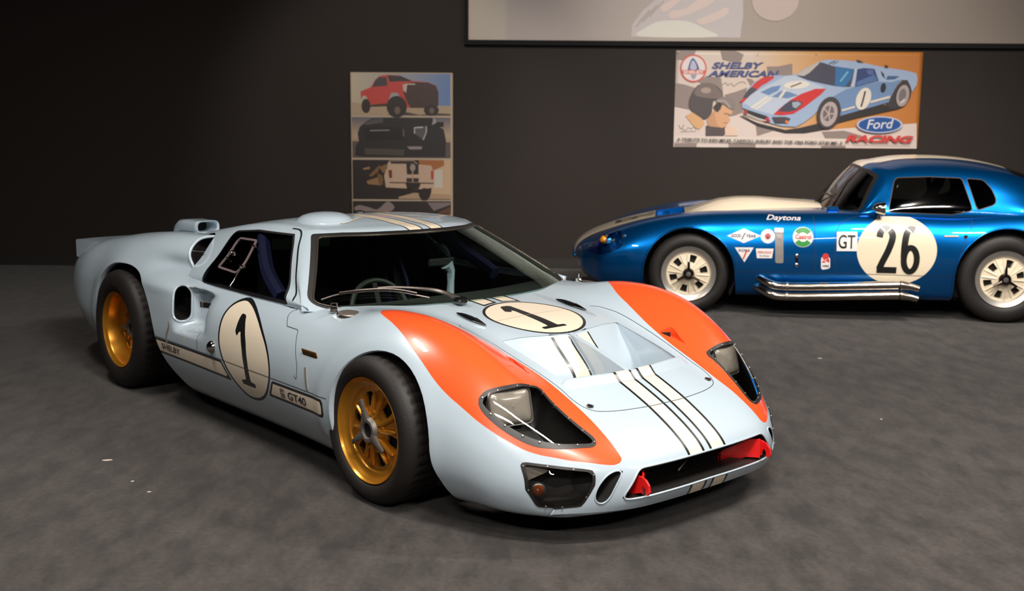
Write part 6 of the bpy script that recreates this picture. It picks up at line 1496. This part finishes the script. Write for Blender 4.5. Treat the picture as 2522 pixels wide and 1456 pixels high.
Q.add('picture', [(69, 890), (993, 888), (992, 1258), (70, 1258)], (40, 32, 30)); Q.add('printed_barn_wall', [(690, 890), (993, 888), (992, 1258), (800, 1258), (830, 980)], (190, 160, 130)); Q.add('printed_barn_beam', [(690, 890), (930, 890), (930, 940), (830, 985), (700, 940)], (158, 96, 52)); Q.add('printed_window_light', [(840, 985), (915, 975), (915, 1150), (835, 1150)], (190, 182, 170)); Q.add('printed_floor', [(500, 1240), (640, 1200), (992, 1215), (992, 1258), (500, 1258)], (168, 140, 112))
Q.add('printed_truck_back', [(365, 1040), (400, 920), (420, 895), (640, 892), (690, 930), (810, 940), (830, 1000), (830, 1150), (720, 1165), (380, 1150)], (188, 160, 138)); Q.add('printed_cab_window', [(420, 900), (640, 896), (670, 925), (430, 925)], (56, 46, 42)); Q.add('printed_tailgate_stripe', [(575, 925), (690, 925), (690, 1025), (580, 1025)], (46, 38, 38)); Q.add('printed_tailgate_stripe', [(575, 1060), (690, 1060), (690, 1098), (575, 1098)], (56, 44, 46)); Q.line('printed_tailgate_gap', [(632, 925), (634, 1098)], 12, (168, 144, 124), 0); Q.oval('printed_emblem', (635, 960), 26, 34, (150, 136, 124)); Q.line('printed_bumper', [(415, 1103), (830, 1108)], 10, (70, 52, 46), 0); Q.add('printed_tail_lamp', [(405, 985), (440, 985), (440, 1060), (415, 1060)], (110, 50, 36)); Q.add('printed_tail_lamp', [(805, 990), (830, 990), (830, 1070), (808, 1070)], (168, 64, 48)); Q.add('printed_underside', [(565, 1105), (710, 1110), (690, 1160), (580, 1160)], (44, 34, 32)); Q.oval('printed_tyre', (745, 1210), 55, 56, (40, 32, 30)); Q.oval('printed_tyre', (570, 1190), 36, 26, (36, 30, 28))
for k, q in enumerate(([(165, 970), (230, 955), (235, 975), (175, 985)], [(220, 1040), (300, 960), (330, 930), (310, 1000), (250, 1050)], [(200, 1090), (340, 1040), (360, 1080), (320, 1130), (210, 1120)], [(320, 960), (380, 930), (400, 960), (360, 1020)], [(300, 1010), (350, 1040), (355, 1120), (320, 1140)])): Q.add('printed_hay', q, ((156, 122, 84), (120, 88, 54), (140, 108, 74), (130, 96, 60), (112, 84, 52))[k])
Q.add('picture', [(70, 1280), (992, 1278), (990, 1400), (70, 1400)], (44, 38, 38)); Q.add('printed_cloud', [(80, 1350), (130, 1320), (220, 1340), (300, 1360), (380, 1290), (420, 1290), (460, 1340), (400, 1385), (250, 1380), (120, 1380)], (134, 118, 114), 3); Q.add('printed_roofline', [(770, 1290), (990, 1290), (990, 1310), (830, 1370)], (120, 106, 106)); Q.add('printed_bank', [(880, 1380), (990, 1330), (990, 1400), (860, 1400)], (92, 62, 44))
mb = MB(); mb.box((PW/2, -.0372, -1.50), (PW-.02, .002, .24)); mb.build('picture', ink((50, 42, 40)), pb, smooth=False)
